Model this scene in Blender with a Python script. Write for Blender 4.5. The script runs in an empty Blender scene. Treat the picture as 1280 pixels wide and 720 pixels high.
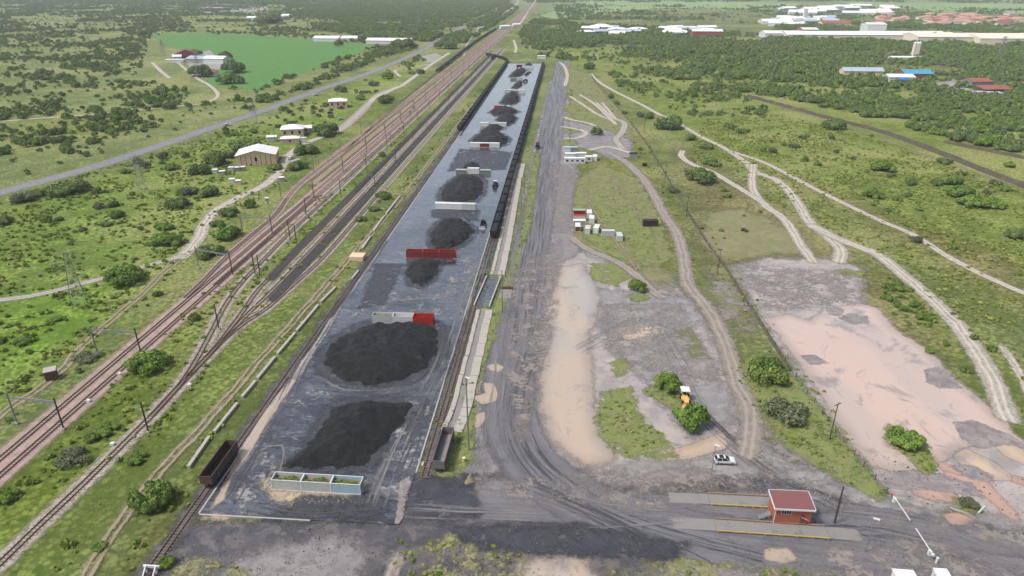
import bpy, math, random
import numpy as np
from mathutils import Vector, noise as mnoise
R = math.radians
SC = bpy.context.scene
C = bpy.data.collections.new("scene"); SC.collection.children.link(C)
rnd = random.Random(7)

# ---------------------------------------------------------------- camera
FPX = 853.3; PITCH = R(24.56); CAMH = 96.0
cd = bpy.data.cameras.new("camera"); cam = bpy.data.objects.new("camera", cd); C.objects.link(cam)
cam.location = (0, 0, CAMH); cam.rotation_euler = (math.pi/2 - PITCH, 0, 0)
cd.sensor_width = 36; cd.lens = 36 * FPX / 1280; cd.clip_start = 1; cd.clip_end = 40000
SC.camera = cam

# ---------------------------------------------------------------- light
SUN_EL, SUN_AZ = R(56), R(-112)          # azimuth measured from +Y towards +X
w = bpy.data.worlds.new("World"); SC.world = w; w.use_nodes = True
nt = w.node_tree; bg = nt.nodes["Background"]
sky = nt.nodes.new("ShaderNodeTexSky"); sky.sky_type = 'NISHITA'; sky.sun_disc = False
sky.sun_elevation = SUN_EL; sky.sun_rotation = SUN_AZ; sky.air_density = 1.0; sky.dust_density = 3.5; sky.ozone_density = 1.0
hs = nt.nodes.new('ShaderNodeHueSaturation'); hs.inputs['Saturation'].default_value = .6; hs.inputs['Value'].default_value = 1.3   # a milky, overcast sky
nt.links.new(sky.outputs[0], hs.inputs['Color']); nt.links.new(hs.outputs[0], bg.inputs[0]); bg.inputs[1].default_value = 0.055
ld = bpy.data.lights.new("sun", 'SUN'); ld.energy = 1.5; ld.angle = R(10); ld.color = (1, .965, .91)
sun = bpy.data.objects.new("sun", ld); C.objects.link(sun)
sun.rotation_euler = Vector((math.sin(SUN_AZ)*math.cos(SUN_EL), math.cos(SUN_AZ)*math.cos(SUN_EL), math.sin(SUN_EL))).to_track_quat('Z', 'Y').to_euler()
SC.view_settings.view_transform = 'Standard'; SC.view_settings.look = 'None'
SC.view_settings.exposure = 1.58; SC.view_settings.gamma = 1; SC.view_settings.use_curve_mapping = False
SC.cycles.volume_bounces = 0; SC.cycles.max_bounces = 6; SC.cycles.diffuse_bounces = 3
SC.cycles.transparent_max_bounces = 24; SC.cycles.use_denoising = True

# ---------------------------------------------------------------- where a spot of the photograph lies on the ground
CT, ST = math.cos(PITCH), math.sin(PITCH)
def P(px, py, z=0.0):
    u = (px-640)/FPX; v = (360-py)/FPX
    d = (u, CT + v*ST, -ST + v*CT); t = (z-CAMH)/d[2]
    return Vector((d[0]*t, d[1]*t, z))
def scale_at(py): return CT*(py+30)/CAMH            # pixels of the 1280 photograph per metre across
O = P(250, 643)
dv = Vector(((711-640)/FPX, CT + (390/FPX)*ST, 0)); D = Vector((dv.x, dv.y, 0)).normalized(); RT = Vector((D.y, -D.x, 0))
YARD = math.atan2(-D.x, D.y)                        # rotation that turns +Y onto the railway's direction
def L(a, l, z=0.0): p = O + D*a + RT*l; return Vector((p.x, p.y, z))
def AL(p): q = Vector((p.x-O.x, p.y-O.y, 0)); return q.dot(D), q.dot(RT)
def lat(px, py): return AL(P(px, py))
def px_of(x, y, z=0):
    d = (x, y, z-CAMH); f = d[1]*CT - d[2]*ST; up = d[1]*ST + d[2]*CT
    return 640 + FPX*d[0]/f, 360 - FPX*up/f

# ---------------------------------------------------------------- colours and materials
def s2l(c): return tuple(((x/255)/12.92 if x/255 <= .04045 else ((x/255+.055)/1.055)**2.4) for x in c)
ALB = 0.62
def col(r, g, b, k=1.0):
    l = s2l((r, g, b)); return (l[0]*ALB*k, l[1]*ALB*k, l[2]*ALB*k, 1)
class NB:
    def __init__(s, name, rough=.85, spec=.3):
        s.m = bpy.data.materials.new(name); s.m.use_nodes = True; s.t = s.m.node_tree
        s.b = s.t.nodes["Principled BSDF"]; s.b.inputs["Roughness"].default_value = rough
        s.b.inputs["Specular IOR Level"].default_value = spec
    def n(s, t, **k):
        x = s.t.nodes.new(t)
        for a, b in k.items(): setattr(x, a, b)
        return x
    def l(s, a, b): s.t.links.new(a, b)
    def val(s, sock, v):
        if isinstance(v, bpy.types.NodeSocket): s.l(v, sock)
        else: sock.default_value = v
    def pos(s, sx=1, sy=1, sz=1, rot=0, obj=False):
        if obj: src = s.n("ShaderNodeTexCoord").outputs["Object"]
        else: src = s.n("ShaderNodeNewGeometry").outputs["Position"]
        m = s.n("ShaderNodeMapping"); m.inputs["Scale"].default_value = (sx, sy, sz); m.inputs["Rotation"].default_value = (0, 0, rot)
        if rot:   # rotate first, then scale
            m.inputs["Scale"].default_value = (1, 1, 1); s.l(src, m.inputs[0])
            m2 = s.n("ShaderNodeMapping"); m2.inputs["Scale"].default_value = (sx, sy, sz); s.l(m.outputs[0], m2.inputs[0]); return m2.outputs[0]
        s.l(src, m.inputs[0]); return m.outputs[0]
    def noise(s, vec, scale, detail=4, rough=.6, dist=0):
        x = s.n("ShaderNodeTexNoise"); s.l(vec, x.inputs["Vector"]); x.inputs["Scale"].default_value = scale
        x.inputs["Detail"].default_value = detail; x.inputs["Roughness"].default_value = rough; x.inputs["Distortion"].default_value = dist
        return x.outputs["Fac"]
    def ramp(s, fac, lo, hi, a=0., b=1.):
        x = s.n("ShaderNodeMapRange"); x.interpolation_type = 'SMOOTHSTEP'; s.val(x.inputs[0], fac)
        x.inputs[1].default_value = lo; x.inputs[2].default_value = hi; x.inputs[3].default_value = a; x.inputs[4].default_value = b
        return x.outputs[0]
    def mix(s, f, a, b, mode='MIX'):
        x = s.n("ShaderNodeMix"); x.data_type = 'RGBA'; x.blend_type = mode
        s.val(x.inputs[0], f); s.val(x.inputs[6], a); s.val(x.inputs[7], b); return x.outputs[2]
    def math(s, op, a, b=0., c=0.):
        x = s.n("ShaderNodeMath", operation=op); s.val(x.inputs[0], a); s.val(x.inputs[1], b); s.val(x.inputs[2], c); return x.outputs[0]
    def attr(s, name): return s.n("ShaderNodeAttribute", attribute_name=name)
    def bump(s, h, strength=.4, dist=.2):
        x = s.n("ShaderNodeBump"); x.inputs["Strength"].default_value = strength; x.inputs["Distance"].default_value = dist
        s.l(h, x.inputs["Height"]); s.l(x.outputs[0], s.b.inputs["Normal"])
    def base(s, c): s.val(s.b.inputs["Base Color"], c); return s
_MC = {}
def paint(name, rgb, rough=.6, var=.25, scale=1.5, dirt=None, dirt_amt=.5, metal=0, k=1.0, bump=0, streak=1.0):
    """a worn surface: base colour, blotches and dirt"""
    if name in _MC: return _MC[name]
    b = NB(name, rough); c = col(*rgb, k=k); v = b.pos(1, 1, streak, obj=True)
    n1 = b.noise(v, scale, 5, .65); n2 = b.noise(v, scale*5.3, 3, .6)
    dk = tuple(x*(1-var) for x in c[:3]) + (1,)
    o = b.mix(n1, dk, c)
    if dirt: o = b.mix(b.ramp(b.math('ADD', n1, b.math('MULTIPLY', n2, .5)), .78, 1.0, 0, dirt_amt), o, col(*dirt))
    b.base(o); b.b.inputs["Metallic"].default_value = metal
    if bump: b.bump(n2, bump, .05)
    _MC[name] = b.m; return b.m

# ---------------------------------------------------------------- mesh helpers
def mesh_obj(name, v, f, mat=None, parent=None, attrs=None, smooth=False):
    me = bpy.data.meshes.new(name)
    if isinstance(f, np.ndarray):
        n = len(f); k = f.shape[1]
        me.vertices.add(len(v)); me.vertices.foreach_set("co", np.asarray(v, np.float32).ravel())
        me.loops.add(n*k); me.loops.foreach_set("vertex_index", f.astype(np.int32).ravel())
        me.polygons.add(n); me.polygons.foreach_set("loop_start", np.arange(0, n*k, k, dtype=np.int32))
        try: me.polygons.foreach_set("loop_total", np.full(n, k, np.int32))
        except Exception: pass
        me.update(calc_edges=True); me.validate()
    else:
        me.from_pydata([tuple(x) for x in v], [], f); me.update()
    for k_, a in (attrs or {}).items():
        a = np.asarray(a, np.float32)
        if a.ndim == 1: me.attributes.new(k_, 'FLOAT', 'POINT').data.foreach_set("value", a)
        else: me.attributes.new(k_, 'FLOAT_COLOR', 'POINT').data.foreach_set("color", np.c_[a[:, :3], np.ones(len(a))].astype(np.float32).ravel())
    if mat: me.materials.append(mat)
    if smooth: me.polygons.foreach_set("use_smooth", np.ones(len(me.polygons), bool))
    o = bpy.data.objects.new(name, me); C.objects.link(o)
    if parent: o.parent = parent
    return o
class MB:
    def __init__(s): s.v = []; s.f = []
    def box(s, x0, x1, y0, y1, z0, z1):
        n = len(s.v); s.v += [(x, y, z) for z in (z0, z1) for x, y in ((x0, y0), (x1, y0), (x1, y1), (x0, y1))]
        s.f += [tuple(n+i for i in q) for q in ((0, 3, 2, 1), (4, 5, 6, 7), (0, 1, 5, 4), (1, 2, 6, 5), (2, 3, 7, 6), (3, 0, 4, 7))]; return s
    def obox(s, c, sx, sy, sz, rz=0, rx=0):   # centre, full sizes, turned about z
        n = len(s.v); ca, sa = math.cos(rz), math.sin(rz); cx_, sx_ = math.cos(rx), math.sin(rx)
        for z in (-.5, .5):
            for x, y in ((-.5, -.5), (.5, -.5), (.5, .5), (-.5, .5)):
                X, Y, Z = x*sx, y*sy, z*sz; Y, Z = Y*cx_-Z*sx_, Y*sx_+Z*cx_
                s.v.append((c[0]+X*ca-Y*sa, c[1]+X*sa+Y*ca, c[2]+Z))
        s.f += [tuple(n+i for i in q) for q in ((0, 3, 2, 1), (4, 5, 6, 7), (0, 1, 5, 4), (1, 2, 6, 5), (2, 3, 7, 6), (3, 0, 4, 7))]; return s
    def rod(s, p, q, r, n=6, r2=None):
        p, q = Vector(p), Vector(q); d = (q-p).normalized(); a = d.orthogonal().normalized(); b = d.cross(a); m = len(s.v)
        for c, rr in ((p, r), (q, r if r2 is None else r2)):
            for i in range(n):
                t = 2*math.pi*i/n; s.v.append(tuple(c + a*(math.cos(t)*rr) + b*(math.sin(t)*rr)))
        for i in range(n): j = (i+1) % n; s.f.append((m+i, m+j, m+n+j, m+n+i))
        s.f.append(tuple(m+i for i in range(n))[::-1]); s.f.append(tuple(m+n+i for i in range(n))); return s
    def poly(s, pts): n = len(s.v); s.v += [tuple(p) for p in pts]; s.f.append(tuple(range(n, n+len(pts)))); return s
    def prism(s, prof, y0, y1, axis='y'):     # profile (x,z) pulled along y
        n = len(s.v); m = len(prof)
        for y in (y0, y1): s.v += [((x, y, z) if axis == 'y' else (y, x, z)) for x, z in prof]
        for i in range(m): j = (i+1) % m; s.f.append((n+i, n+j, n+m+j, n+m+i))
        s.f.append(tuple(n+i for i in range(m))[::-1]); s.f.append(tuple(n+m+i for i in range(m))); return s
    def build(s, name, mat, parent=None, smooth=False): return mesh_obj(name, s.v, s.f, mat, parent, smooth=smooth)
def tag(o, label=None, cat=None, group=None, kind=None):
    for k, v in (("label", label), ("category", cat), ("group", group), ("kind", kind)):
        if v: o[k] = v
    return o
def empty(name, loc, rz=0, label=None, cat=None, group=None):
    o = bpy.data.objects.new(name, None); C.objects.link(o); o.location = loc; o.rotation_euler = (0, 0, rz); o.empty_display_size = .5
    return tag(o, label, cat, group)
def kids(o): return [c for c in C.objects if c.parent == o]
_KC = {}
def copy_tree(src, loc=None, rz=None, label=None, group=None, scale=None, parent=None):
    c = src.copy(); C.objects.link(c)
    if parent: c.parent = parent
    if loc is not None: c.location = loc
    if rz is not None: c.rotation_euler = (0, 0, rz)
    if scale is not None: c.scale = scale if hasattr(scale, '__len__') else (scale,)*3
    if label: c["label"] = label
    if group: c["group"] = group
    if src.name not in _KC: _KC[src.name] = kids(src)
    for k in _KC[src.name]: copy_tree(k, parent=c)
    return c

# ---------------------------------------------------------------- value noise and polygons in numpy
def vnoise(x, y, seed=0):
    x = np.asarray(x, float); y = np.asarray(y, float); xi = np.floor(x).astype(np.int64); yi = np.floor(y).astype(np.int64); fx = x-xi; fy = y-yi
    def h(a, b):
        n = (a*374761393 + b*668265263 + seed*974634777) & 0xffffffff; n = ((n ^ (n >> 13))*1274126177) & 0xffffffff
        return ((n ^ (n >> 16)) & 0xffff)/65535.
    fx = fx*fx*(3-2*fx); fy = fy*fy*(3-2*fy)
    return (h(xi, yi)*(1-fx)+h(xi+1, yi)*fx)*(1-fy) + (h(xi, yi+1)*(1-fx)+h(xi+1, yi+1)*fx)*fy
def fbm(x, y, seed=0, o=4):
    s = 0; a = .5; t = 0
    for i in range(o): s = s + a*vnoise(x*2**i, y*2**i, seed+i*17); t += a; a *= .5
    return s/t
def sdist(X, Y, poly):          # signed distance, positive inside
    poly = np.asarray(poly, float); n = len(poly); d2 = np.full(X.shape, 1e18); ins = np.zeros(X.shape, bool)
    for i in range(n):
        ax, ay = poly[i]; bx, by = poly[(i+1) % n]; ex, ey = bx-ax, by-ay; L2 = ex*ex+ey*ey+1e-9
        t = np.clip(((X-ax)*ex+(Y-ay)*ey)/L2, 0, 1); d2 = np.minimum(d2, (X-ax-t*ex)**2+(Y-ay-t*ey)**2)
        c = ((ay > Y) != (by > Y)); xx = ax + (Y-ay)*(bx-ax)/(by-ay if by != ay else 1e-9); ins ^= (c & (X < xx))
    return np.where(ins, 1, -1)*np.sqrt(d2)
def wpoly(pts, z=0): return [(P(x, y, z).x, P(x, y, z).y) for x, y in pts]
def smooth_line(pts, step):
    """Catmull-Rom through world points, resampled"""
    p = [Vector(q) for q in pts]; p = [p[0]*2-p[1]] + p + [p[-1]*2-p[-2]]; out = []
    for i in range(1, len(p)-2):
        n = max(2, int((p[i+1]-p[i]).length/step))
        for k in range(n):
            t = k/n; a, b, c, d = p[i-1], p[i], p[i+1], p[i+2]
            out.append(.5*((2*b)+(c-a)*t+(2*a-5*b+4*c-d)*t*t+(3*b-a-3*c+d)*t**3))
    out.append(p[-2]); return out
_ZU = set()
def uniq(z):
    while round(z, 4) in _ZU: z += .0015
    _ZU.add(round(z, 4)); return round(z, 4)
def ribbon(name, pts, width, z, mat, step=2.5, over=1.5, cols=8, world=False, kind='structure', width2=None, smooth=True):
    """a band lying along a line; attributes: edge (metres inside the rim), across, along"""
    W = [q if world else P(*q) for q in pts]; z = uniq(z)
    line = smooth_line(W, step) if smooth else W
    v = []; e = []; u_ = []; al = []; acc = 0; n = len(line)
    for i, p in enumerate(line):
        t = (line[min(i+1, n-1)]-line[max(i-1, 0)]); t.z = 0; t.normalize(); nrm = Vector((t.y, -t.x, 0))
        if i: acc += (p-line[i-1]).length
        w_ = width if width2 is None else width + (width2-width)*i/(n-1)
        hw = w_/2 + over
        endd = min(acc, 1e9)
        for j in range(cols+1):
            u = (j/cols*2-1)*hw; q = p + nrm*u; v.append((q.x, q.y, z)); e.append(w_/2-abs(u)); u_.append(u); al.append(acc)
    f = []
    for i in range(n-1):
        for j in range(cols): a = i*(cols+1)+j; f.append((a, a+1, a+cols+2, a+cols+1))
    total = acc; e = [min(x, al[i]-over*.5, total-al[i]-over*.5) if kind != 'hard' else x for i, x in enumerate(e)]
    o = mesh_obj(name, v, np.array(f)[:, ::-1], mat, attrs={"edge": e, "across": u_, "along": al})
    o["kind"] = 'structure'; return o
def patch(name, pts, z, mat, over=2.0, kind='structure', world=False, cell=None, warp=0.0):
    """a patch of ground with an outline; attribute edge = metres inside the rim"""
    z = uniq(z); poly = np.array(pts if world else wpoly(pts)); x0, y0 = poly.min(0)-over; x1, y1 = poly.max(0)+over
    dist = math.hypot(max(0, min(abs(x0), abs(x1))) if x0*x1 > 0 else 0, max(60, y0)); c = cell or max(.7, dist*.0045)
    c = max(c, math.sqrt((x1-x0)*(y1-y0)/90000)); nx = int((x1-x0)/c)+2; ny = int((y1-y0)/c)+2
    gx = np.linspace(x0, x1, nx); gy = np.linspace(y0, y1, ny); X, Y = np.meshgrid(gx, gy); S = sdist(X, Y, poly)
    idx = np.arange(nx*ny).reshape(ny, nx); cm = np.maximum.reduce([S[:-1, :-1], S[1:, :-1], S[:-1, 1:], S[1:, 1:]]) > -over
    q = np.stack([idx[:-1, :-1][cm], idx[:-1, 1:][cm], idx[1:, 1:][cm], idx[1:, :-1][cm]], 1)
    used, inv = np.unique(q, return_inverse=True); V = np.stack([X.ravel()[used], Y.ravel()[used], np.full(len(used), z)], 1)
    o = mesh_obj(name, V, inv.reshape(-1, 4), mat, attrs={"edge": S.ravel()[used]})
    if kind: o["kind"] = kind
    return o
# ================================================================ materials of the ground
def alpha_edge(b, amp, nscale, soft=.3, vec=None, detail=5):
    """ragged rim: metres inside the rim plus noise"""
    e = b.attr("edge").outputs["Fac"]; v = vec or b.pos()
    n = b.math('ADD', b.math('MULTIPLY', b.noise(v, nscale, detail, .7), .75), b.math('MULTIPLY', b.noise(v, nscale*6, 3, .7), .25))
    s = b.math('ADD', e, b.math('MULTIPLY', b.math('SUBTRACT', n, .5), amp*3.2))
    a = b.ramp(s, -soft, soft); b.l(a, b.b.inputs["Alpha"]); return s
def ground_mat():
    b = NB("ground_cover", .95, .1); t = b.attr("tint").outputs["Color"]; p = b.pos()
    big = b.noise(p, .012, 3, .6); mid = b.noise(p, .07, 5, .7); fine = b.noise(p, .6, 5, .75); vf = b.noise(p, 2.3, 2, .7)
    dk = b.mix(1.0, t, (.50, .55, .46, 1), 'MULTIPLY'); dry = b.mix(.75, t, col(176, 170, 118))
    o = b.mix(b.ramp(mid, .40, .62), dk, t)
    o = b.mix(b.ramp(b.math('ADD', big, b.math('MULTIPLY', fine, .4)), .66, .84, 0, .65), o, dry)
    o = b.mix(b.ramp(fine, .50, .36, 0, .7), o, b.mix(1.0, t, (.36, .42, .34, 1), 'MULTIPLY'))
    o = b.mix(b.ramp(vf, .55, .72, 0, .35), o, b.mix(.5, t, col(200, 205, 130)))
    vo = b.n("ShaderNodeTexVoronoi"); vo.inputs["Scale"].default_value = .75; vo.inputs["Randomness"].default_value = 1; wv = b.mix(.35, p, b.n("ShaderNodeNewGeometry").outputs["Position"]); b.l(p, vo.inputs["Vector"]); vd = vo.outputs["Distance"]
    o = b.mix(b.math('MULTIPLY', b.ramp(vd, .35, .62), b.ramp(mid, .35, .6, .25, .75)), o, b.mix(1.0, o, (.38, .46, .34, 1), 'MULTIPLY'))
    vo2 = b.n("ShaderNodeTexVoronoi"); vo2.inputs["Scale"].default_value = .23; b.l(p, vo2.inputs["Vector"]); o = b.mix(b.math('MULTIPLY', b.ramp(vo2.outputs["Distance"], .16, .30, 1, 0), b.ramp(b.noise(p, .05, 3, .6), .45, .6)), o, b.mix(1.0, t, (.34, .44, .30, 1), 'MULTIPLY'))
    bare = b.attr("bare").outputs["Fac"]
    bn = b.math('ADD', bare, b.math('MULTIPLY', b.math('SUBTRACT', b.noise(p, .22, 5, .7), .5), 1.6))
    o = b.mix(b.math('MULTIPLY', b.ramp(bn, .45, .62), b.ramp(bare, 0, .12)), o, b.mix(fine, col(150, 136, 118), col(178, 168, 152)))
    b.base(o); b.bump(b.math('ADD', fine, b.math('MULTIPLY', mid, 2)), .6, .5); return b.m
def soil_mat(name, c1, c2, c3=None, sc=.12, amp=2.0, nsc=.25, rough=.85, soft=.9, stretch=None, rot=0, spec=.3, wet=0, thr=(.45, .6), cover=None):
    b = NB(name, rough, spec); p = b.pos(*(stretch or (1, 1, 1)), rot=rot); q = b.pos()
    m = b.noise(p, sc, 5, .68, .3); f = b.noise(q, 1.1, 4, .7)
    o = b.mix(b.ramp(m, .36, .64), col(*c1), col(*c2))
    if c3: o = b.mix(b.ramp(b.noise(p, sc*2.7, 5, .7, .5), *thr), o, col(*c3))
    o = b.mix(b.ramp(f, .35, .7, 0, .35), o, b.mix(1.0, o, (.55, .55, .55, 1), 'MULTIPLY'))
    b.base(o); alpha_edge(b, amp, nsc, soft)
    if cover:
        src = b.b.inputs['Alpha'].links[0].from_socket; cn = b.math('ADD', b.math('MULTIPLY', b.noise(q, .16, 5, .75), .6), b.math('MULTIPLY', b.noise(q, .9, 4, .75), .4)); b.l(b.math('MULTIPLY', src, b.ramp(cn, cover-.04, cover+.05)), b.b.inputs['Alpha'])
    if wet: b.l(b.ramp(m, .38, .62, rough, wet), b.b.inputs["Roughness"])
    b.bump(f, .35, .12); return b.m
def water_mat(name, c1, c2, amp=1.2, nsc=.22, rough=.06, sc=.045, soft=.15, spec=.7):
    b = NB(name, rough, spec); p = b.pos(1, .35, 1)
    n = b.noise(p, sc, 4, .6, .8); e = b.attr("edge").outputs["Fac"]
    o = b.mix(b.ramp(n, .35, .68), col(*c1), col(*c2)); sh = b.noise(b.pos(1, .7, 1), .09, 6, .72, .6)
    o = b.mix(b.ramp(sh, .52, .66, 0, .75), o, col(*(x*.80 for x in (168, 160, 156))))      # shoals where the grey bed comes up
    o = b.mix(b.ramp(e, .0, 4.5, .5, 0), o, col(140, 126, 116))
    b.base(o); alpha_edge(b, amp, nsc, soft)
    b.b.inputs['Coat Weight'].default_value = .5; b.b.inputs['Coat Roughness'].default_value = .03
    b.bump(b.noise(b.pos(), 1.5, 2, .5), .02, .03); return b.m
def path_mat(name, c1, c2, rut=.8, amp=1.0, dark=(120, 116, 100), k=1.0):
    b = NB(name, .9, .2); p = b.pos(); u = b.attr("across").outputs["Fac"]; e = b.attr("edge").outputs["Fac"]
    m = b.noise(p, .3, 5, .7); f = b.noise(p, 1.7, 4, .7); w_ = b.noise(p, .09, 3, .6)
    o = b.mix(b.ramp(m, .35, .65), col(*c1), col(*c2)); ua = b.math('ABSOLUTE', b.math('ADD', u, b.math('MULTIPLY', b.math('SUBTRACT', w_, .5), 2.4)))
    r_ = b.math('ABSOLUTE', b.math('SUBTRACT', ua, .85)); inr = b.ramp(b.math('ADD', r_, b.math('MULTIPLY', b.math('SUBTRACT', f, .5), .5)), .25, .6, 1, 0)
    o = b.mix(b.math('MULTIPLY', b.ramp(f, .42, .62, 0, .6), b.math('SUBTRACT', 1., inr)), o, col(*dark)); o = b.mix(b.math('MULTIPLY', inr, .35), o, col(*(min(255, x*1.08) for x in c1)))
    b.base(o); alpha_edge(b, amp, .45, .7); a = b.b.inputs['Alpha'].links[0].from_socket
    thin = b.math('MAXIMUM', inr, b.ramp(b.math('ADD', b.math('MULTIPLY', m, .6), b.math('MULTIPLY', f, .4)), .56-rut*.28+.10, .64-rut*.28+.10, 1-rut*.25, 1-rut))
    b.l(b.math('MULTIPLY', a, thin), b.b.inputs['Alpha']); b.bump(f, .3, .1); return b.m
M = {}
M['ground'] = ground_mat()
M['gravel'] = soil_mat("grey_gravel", (128, 125, 125), (144, 140, 139), (158, 152, 149), sc=.10, amp=4, soft=2, rough=.7, wet=.25, spec=.5)
M['pinkgravel'] = soil_mat("pinkish_gravel", (134, 127, 127), (149, 141, 139), (124, 119, 120), sc=.16, amp=4, nsc=.2, soft=2, rough=.7, wet=.35, spec=.5)
M['coaldust'] = soil_mat("coal_dust_ground", (62, 62, 67), (86, 84, 88), (106, 100, 99), sc=.09, amp=3.0, soft=1.6, rough=.6, wet=.3, spec=.5)
M['mud'] = soil_mat("pale_pink_mud", (168, 159, 154), (185, 174, 168), (154, 147, 145), sc=.07, amp=6.0, nsc=.12, soft=3, rough=.6, spec=.4, wet=.35)
M['greymud'] = soil_mat("grey_mud_bank", (138, 130, 130), (160, 150, 147), (128, 120, 120), sc=.2, amp=1.2, nsc=.35, soft=.2, rough=.7)
M['sand'] = soil_mat("pale_sandy_silt", (176, 160, 140), (200, 182, 156), (150, 136, 120), sc=.5, amp=1.4, nsc=.7)
M['olive'] = soil_mat("olive_sparse_grass", (122, 124, 78), (140, 136, 96), (104, 116, 58), sc=.14, amp=4.0, nsc=.14)
M['brownveg'] = soil_mat("brown_dry_grass", (132, 126, 92), (144, 136, 104), (122, 128, 78), sc=.12, amp=9.0, nsc=.09, soft=5.0)
M['verge'] = soil_mat("bright_green_verge", (100, 120, 52), (128, 140, 70), (136, 132, 96), sc=.35, amp=2.6, nsc=.3, soft=.8, cover=.44)
M['weedy'] = soil_mat("sparse_weeds", (112, 116, 74), (134, 130, 92), (150, 144, 112), sc=.5, amp=3.0, nsc=.2, soft=1, cover=.49)
M['duststain'] = soil_mat("coal_spill", (48, 49, 54), (70, 71, 78), (60, 60, 66), sc=.4, amp=2.2, nsc=.25, soft=1.2, rough=.5, spec=.5, cover=.44)
M['wetstain'] = soil_mat("pale_dried_silt", (150, 148, 150), (128, 127, 132), (168, 164, 160), sc=.4, amp=3, nsc=.2, soft=1.5, rough=.5, spec=.5, cover=.55)
M['mudstain'] = soil_mat("brown_silt_stain", (152, 141, 132), (142, 133, 128), (131, 125, 123), sc=.2, amp=3.5, nsc=.12, soft=2.0, rough=.5, spec=.4, cover=.5)
M['pinkwater'] = water_mat("pink_muddy_water", (206, 180, 164), (190, 172, 162), amp=2.4, nsc=.08, soft=.8)
M['tanwater'] = water_mat("tan_muddy_water", (192, 170, 148), (174, 168, 158), amp=3.0, nsc=.12, soft=1.4)
M['potwater'] = water_mat("small_tan_puddles", (214, 186, 158), (198, 178, 156), amp=.45, nsc=.4, soft=.35)
M['orangewater'] = water_mat("orange_muddy_water", (206, 158, 136), (208, 168, 146), amp=1.2, nsc=.25, soft=.4)
M['path'] = path_mat("pale_dirt_track", (194, 186, 174), (166, 158, 146), rut=.3)
M['pathgrey'] = path_mat("grey_dirt_track", (176, 170, 162), (156, 149, 140), rut=.35)
M['pathbrown'] = path_mat("brown_dirt_track", (150, 138, 116), (136, 128, 100), rut=.8)
M['bigpath'] = path_mat("pinkish_haul_track", (160, 149, 140), (138, 130, 124), rut=.3, amp=1.8)
M['ballastpink'] = soil_mat("pink_ballast", (178, 154, 144), (156, 136, 126), (128, 112, 98), sc=.4, amp=.7, nsc=.5, thr=(.55, .75))
M['ballastfar'] = soil_mat("weedy_pink_ballast", (160, 138, 118), (146, 132, 104), (132, 130, 88), sc=.3, amp=1.5, nsc=.3, stretch=(1, .1, 1), rot=-YARD)
M['ballastgrey'] = soil_mat("grey_ballast", (184, 174, 160), (160, 151, 138), (130, 122, 104), sc=.4, amp=.7, nsc=.5)
M['coalbed'] = soil_mat("coal_covered_track_bed", (58, 56, 60), (72, 70, 74), (48, 46, 50), sc=.5, amp=.5, nsc=.4)
M['pinkfield'] = soil_mat("crop_rows", (92, 136, 72), (106, 146, 80), (84, 126, 68), sc=.035, amp=3, nsc=.05, stretch=(1, 6, 1), rot=R(8), rough=.95, spec=.1)
M['palefield'] = soil_mat("pale_far_field", (134, 158, 108), (150, 168, 116), (120, 148, 98), sc=.004, amp=25, nsc=.01, soft=12, stretch=(.3, 2, 1), rough=.95, spec=.1)
M['palegravel'] = soil_mat("pale_gravel_yard", (172, 168, 164), (154, 150, 146), (130, 132, 112), sc=.06, amp=4, nsc=.08)
M['asphalt'] = soil_mat("worn_grey_asphalt", (128, 128, 134), (114, 114, 122), (140, 138, 140), sc=.5, amp=.35, nsc=.8, stretch=(.2, 1, 1), rot=R(30), rough=.7)
M['shoulder'] = soil_mat("pale_road_shoulder", (164, 156, 136), (150, 146, 116), (128, 134, 86), sc=.3, amp=1.0, nsc=.3)
def haul_mat():
    b = NB("compacted_coal_haul_road", .55, .5); u = b.attr("across").outputs["Fac"]; al = b.attr("along").outputs["Fac"]
    cb = b.n("ShaderNodeCombineXYZ"); b.l(u, cb.inputs[0]); b.l(b.math('MULTIPLY', al, .035), cb.inputs[1]); v = cb.outputs[0]
    lanes = b.noise(v, .55, 6, .72, .25); fine = b.noise(b.pos(), 1.3, 4, .7); mid = b.noise(b.pos(), .06, 4, .6)
    o = b.mix(b.ramp(lanes, .36, .62), col(94, 94, 99), col(120, 118, 121))
    o = b.mix(b.ramp(lanes, .60, .70, 0, .4), o, col(148, 144, 144)); o = b.mix(b.ramp(b.noise(b.pos(), .2, 6, .75, .5), .5, .68, 0, .6), o, col(108, 102, 102)); o = b.mix(b.ramp(b.noise(b.pos(), .13, 6, .75, .5), .54, .68, 0, .5), o, col(72, 72, 78))
    o = b.mix(b.ramp(mid, .5, .72, 0, .45), o, col(138, 126, 128))
    o = b.mix(b.ramp(fine, .35, .7, 0, .3), o, b.mix(1.0, o, (.6, .6, .6, 1), 'MULTIPLY'))
    b.base(o); b.l(b.ramp(lanes, .4, .65, .7, .38), b.b.inputs["Roughness"]); alpha_edge(b, 1.6, .3, .7); b.bump(b.math('ADD', lanes, fine), .35, .1); return b.m
M['haul'] = haul_mat()
def rut_mat():
    b = NB("dark_tyre_marks", .5, .5); u = b.attr("across").outputs["Fac"]; al = b.attr("along").outputs["Fac"]
    cb = b.n("ShaderNodeCombineXYZ"); b.l(u, cb.inputs[0]); b.l(b.math('MULTIPLY', al, .02), cb.inputs[1])
    l = b.noise(cb.outputs[0], 1.6, 3, .6); e = b.attr("edge").outputs["Fac"]
    b.base(b.mix(b.noise(b.pos(), .8, 3, .6), col(62, 63, 68), col(86, 84, 88)))
    b.l(b.math('MULTIPLY', b.ramp(l, .50, .60), b.ramp(e, 0, .8, 0, .85)), b.b.inputs["Alpha"]); return b.m
M['rut'] = rut_mat()

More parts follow.
